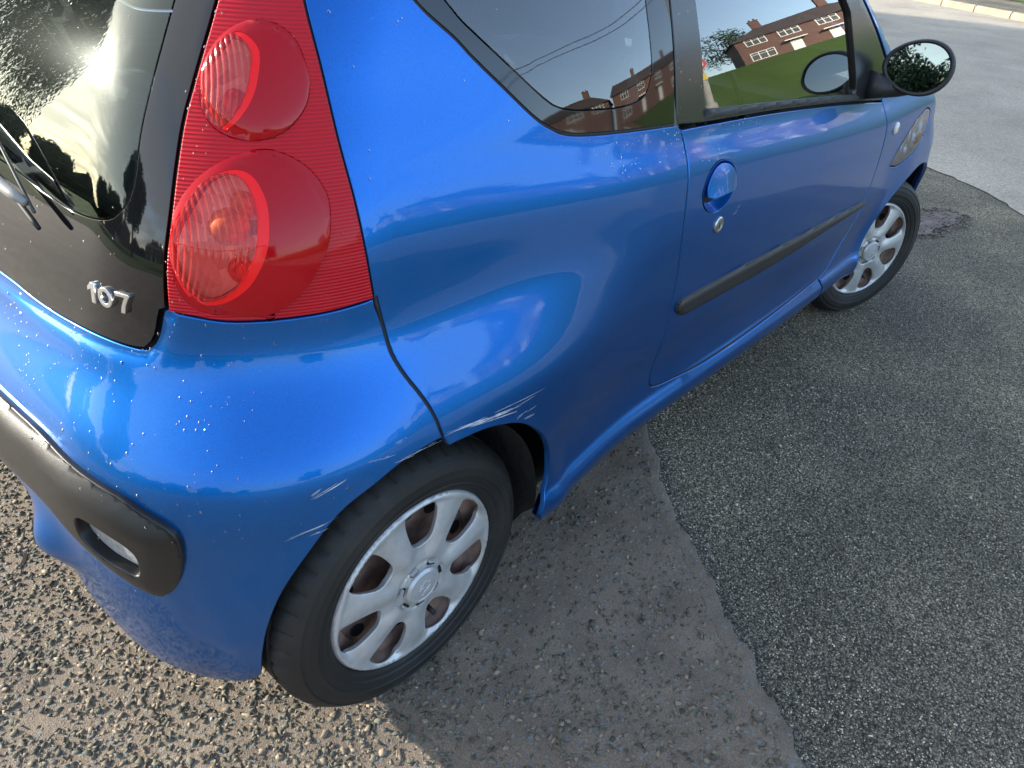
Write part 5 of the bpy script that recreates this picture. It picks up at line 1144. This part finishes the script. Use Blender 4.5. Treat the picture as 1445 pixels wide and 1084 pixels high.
for k,(dz,lb) in enumerate([(0,'upper overhead cable above the green'),(-.35,'lower overhead cable above the green')]):
    b=MB(); A=np.array([px_-60*RD[0]+4,py_-60*RD[1],8.6+dz]); B=np.array([px_+70*RD[0]+9,py_+70*RD[1]-6,10.5+dz])
    b.tube([tuple(A+(B-A)*u+np.array([0,0,-6*u*(1-u)*.9])) for u in np.linspace(0,1,40)],.02,5); o=b.build('overhead_cable',MT['seal']); tag(o,lb,'cable','overhead cables')
# ---------------------------------------------------------------- trees
BARK=simple('bark',(.06,.045,.035),.9,var=.3,vs=6)
def leafm(n,c):
    m,t,b=nmat(n); setp(b,base=c,rough=.6); oi=t.nodes.new('ShaderNodeNewGeometry'); r=ramp(t,oi.outputs['Random Per Island'],[(0,tuple(x*.6 for x in c)),(1,tuple(min(1,x*1.6) for x in c))]); t.links.new(r,b.inputs['Base Color']); return m
LM=[leafm('leaves_dark',(.030,.055,.018)),leafm('leaves_mid',(.05,.085,.022)),leafm('leaves_willow',(.11,.15,.06))]
def tree(name,lab,x,y,z,H,W,lm,n=2600,kind='round',grp='trees round the green',leaf=.32):
    t=empty(name,(x,y,z),0,label=lab,cat='tree',group=grp); r=np.random.default_rng(int(abs(x*13+y*7))+5)
    b=MB(); b.tube([(0,0,-.4),(.05,.02,H*.2),(0,.1,H*.45),(.1,0,H*.8)],[H*.035,H*.027,H*.018,H*.006],10)
    nb=9; tips=[]
    for k in range(nb):
        a=k*2.4+r.uniform(-.3,.3); h0=H*(.25+.4*k/nb); R_=W*.5*r.uniform(.55,.85); e=(R_*math.cos(a),R_*math.sin(a),h0+H*r.uniform(.12,.28)); m_=(e[0]*.5,e[1]*.5,h0+(e[2]-h0)*.7)
        b.tube([(0,0,h0),m_,e],[H*.012,H*.008,H*.003],6); tips.append(e)
    b.build('trunk',BARK,t,smooth=True)
    cl=[]
    if kind=='round':
        for k in range(26):
            a=r.uniform(0,6.28); u=r.uniform(-.8,1); R_=W*.5*math.sqrt(max(.1,1-u*u))*r.uniform(.35,.9); cl.append((R_*math.cos(a),R_*math.sin(a),H*.62+u*H*.33,W*r.uniform(.10,.2)))
        cl=np.array(cl+[(e[0],e[1],e[2],W*.15) for e in tips]); i=r.integers(0,len(cl),n); c=cl[i]; d=r.normal(size=(n,3)); d/=np.linalg.norm(d,axis=1,keepdims=True); P_=c[:,:3]+d*(c[:,3]*r.uniform(.5,1.15,n))[:,None]
    else:
        # hanging strands from an arching crown
        ns=n//26; P_=[]
        for k in range(ns):
            a=r.uniform(0,6.28); R_=W*.5*math.sqrt(r.uniform(.02,1)); top=H*(.97-.35*(R_/(W*.5))**2)+r.uniform(-.4,.2); L=H*r.uniform(.18,.62)*(0.5+.5*R_/(W*.5))
            u=np.linspace(0,1,26); P_.append(np.stack([R_*np.cos(a)*(1+.10*u)+r.normal(0,.05,26)+.15*np.sin(u*3+a),R_*np.sin(a)*(1+.10*u)+r.normal(0,.05,26),top-L*u],1))
        P_=np.concatenate(P_)
    n=len(P_); a1=r.normal(size=(n,3)); a1/=np.linalg.norm(a1,axis=1,keepdims=True); a2=np.cross(a1,r.normal(size=(n,3))); a2/=np.linalg.norm(a2,axis=1,keepdims=True)
    if kind!='round': a1=np.stack([r.normal(0,.2,n),r.normal(0,.2,n),-np.ones(n)],1); 
    s=leaf*r.uniform(.6,1.2,(n,1)); wd_=.45 if kind=='round' else .28
    V=np.stack([P_-a1*s*.5,P_+a2*s*wd_*.5,P_+a1*s*.5,P_-a2*s*wd_*.5],1).reshape(-1,3); Fc=np.arange(4*n).reshape(-1,4)
    o=bigmesh('crown',V,Fc,lm,'stuff',t); del o['kind']; return t
def pol_(az,d): a=math.radians(az); return d*math.cos(a)-.25,d*math.sin(a)-.5
TR=[('willow_tree','large weeping willow hanging over the lawn behind the car',101,22,14,13.4,2,'willow'),
 ('broadleaf_tree','tall dark tree at the right of the rear lawn',158,30,12,7.5,0,'round'),
 ('broadleaf_tree','bushy tree left of the tall dark tree',146,48,6.5,9,1,'round'),
 ('broadleaf_tree','low spreading tree in front of the distant house',138,52,5.5,9,0,'round'),
 ('broadleaf_tree','small round tree next to the willow',124,66,4.8,7,1,'round'),
 ('broadleaf_tree','dark tree between willow and small round tree',116,60,5,8,0,'round'),
 ('broadleaf_tree','wide tree straight behind the car',172,78,8,14,0,'round'),
 ('broadleaf_tree','second wide tree straight behind the car',182,80,7.5,16,0,'round'),
 ('broadleaf_tree','tree by the road far behind the car',190,76,9,15,1,'round'),
 ('broadleaf_tree','tree on the corner behind the car',205,74,9,14,0,'round'),
 ('broadleaf_tree','slim tree at the left end of the green',-112,46,8,8,1,'round')]
for nm,lb,az,d,H_,W_,l_,kd in TR:
    x,y=pol_(az,d); tree(nm,lb,x,y,.3 if d<40 else .8,H_,W_,LM[l_],n=85000 if kd=='willow' else 13000,kind=kd,leaf=.30 if kd=='willow' else .62)
for i,(tt,q,H_,lb) in enumerate([(-30,74,8.5,'dark tree rising behind the cream house'),(-12,75,9,'dark tree behind the gap left of the gabled terrace'),(11,75,10,'rounded tree behind the right end of the gabled terrace'),(32,75,8.5,'tree showing over the roof of the hipped semi'),(52,62,5.5,'small garden tree between two brick semis'),(74,74,9,'tree behind the red brick end house')]):
    x,y=rp(tt,RW+q); tree('broadleaf_tree',lb,x,y,float(lawn_z(q)),H_,8,LM[i%2],n=2600,leaf=.45)
# far treeline round the back of the lawns, reads as one mass
n=42000; az=np.radians(rng.uniform(84,222,n)); dd=rng.uniform(84,96,n); hh=3.2+1.7*np.sin(az*23)+1.1*np.sin(az*61+1)+.8*np.sin(az*7); zz=.8+np.abs(hh)*rng.random(n)**.7; P_=np.stack([dd*np.cos(az),dd*np.sin(az),zz],1)
a1=rng.normal(size=(n,3)); a1/=np.linalg.norm(a1,axis=1,keepdims=True); a2=np.cross(a1,rng.normal(size=(n,3))); a2/=np.linalg.norm(a2,axis=1,keepdims=True); s_=rng.uniform(.5,1.1,(n,1))
bigmesh('far_treeline',np.stack([P_-a1*s_,P_+a2*s_*.6,P_+a1*s_,P_-a2*s_*.6],1).reshape(-1,3),np.arange(4*n).reshape(-1,4),LM[0],'stuff')
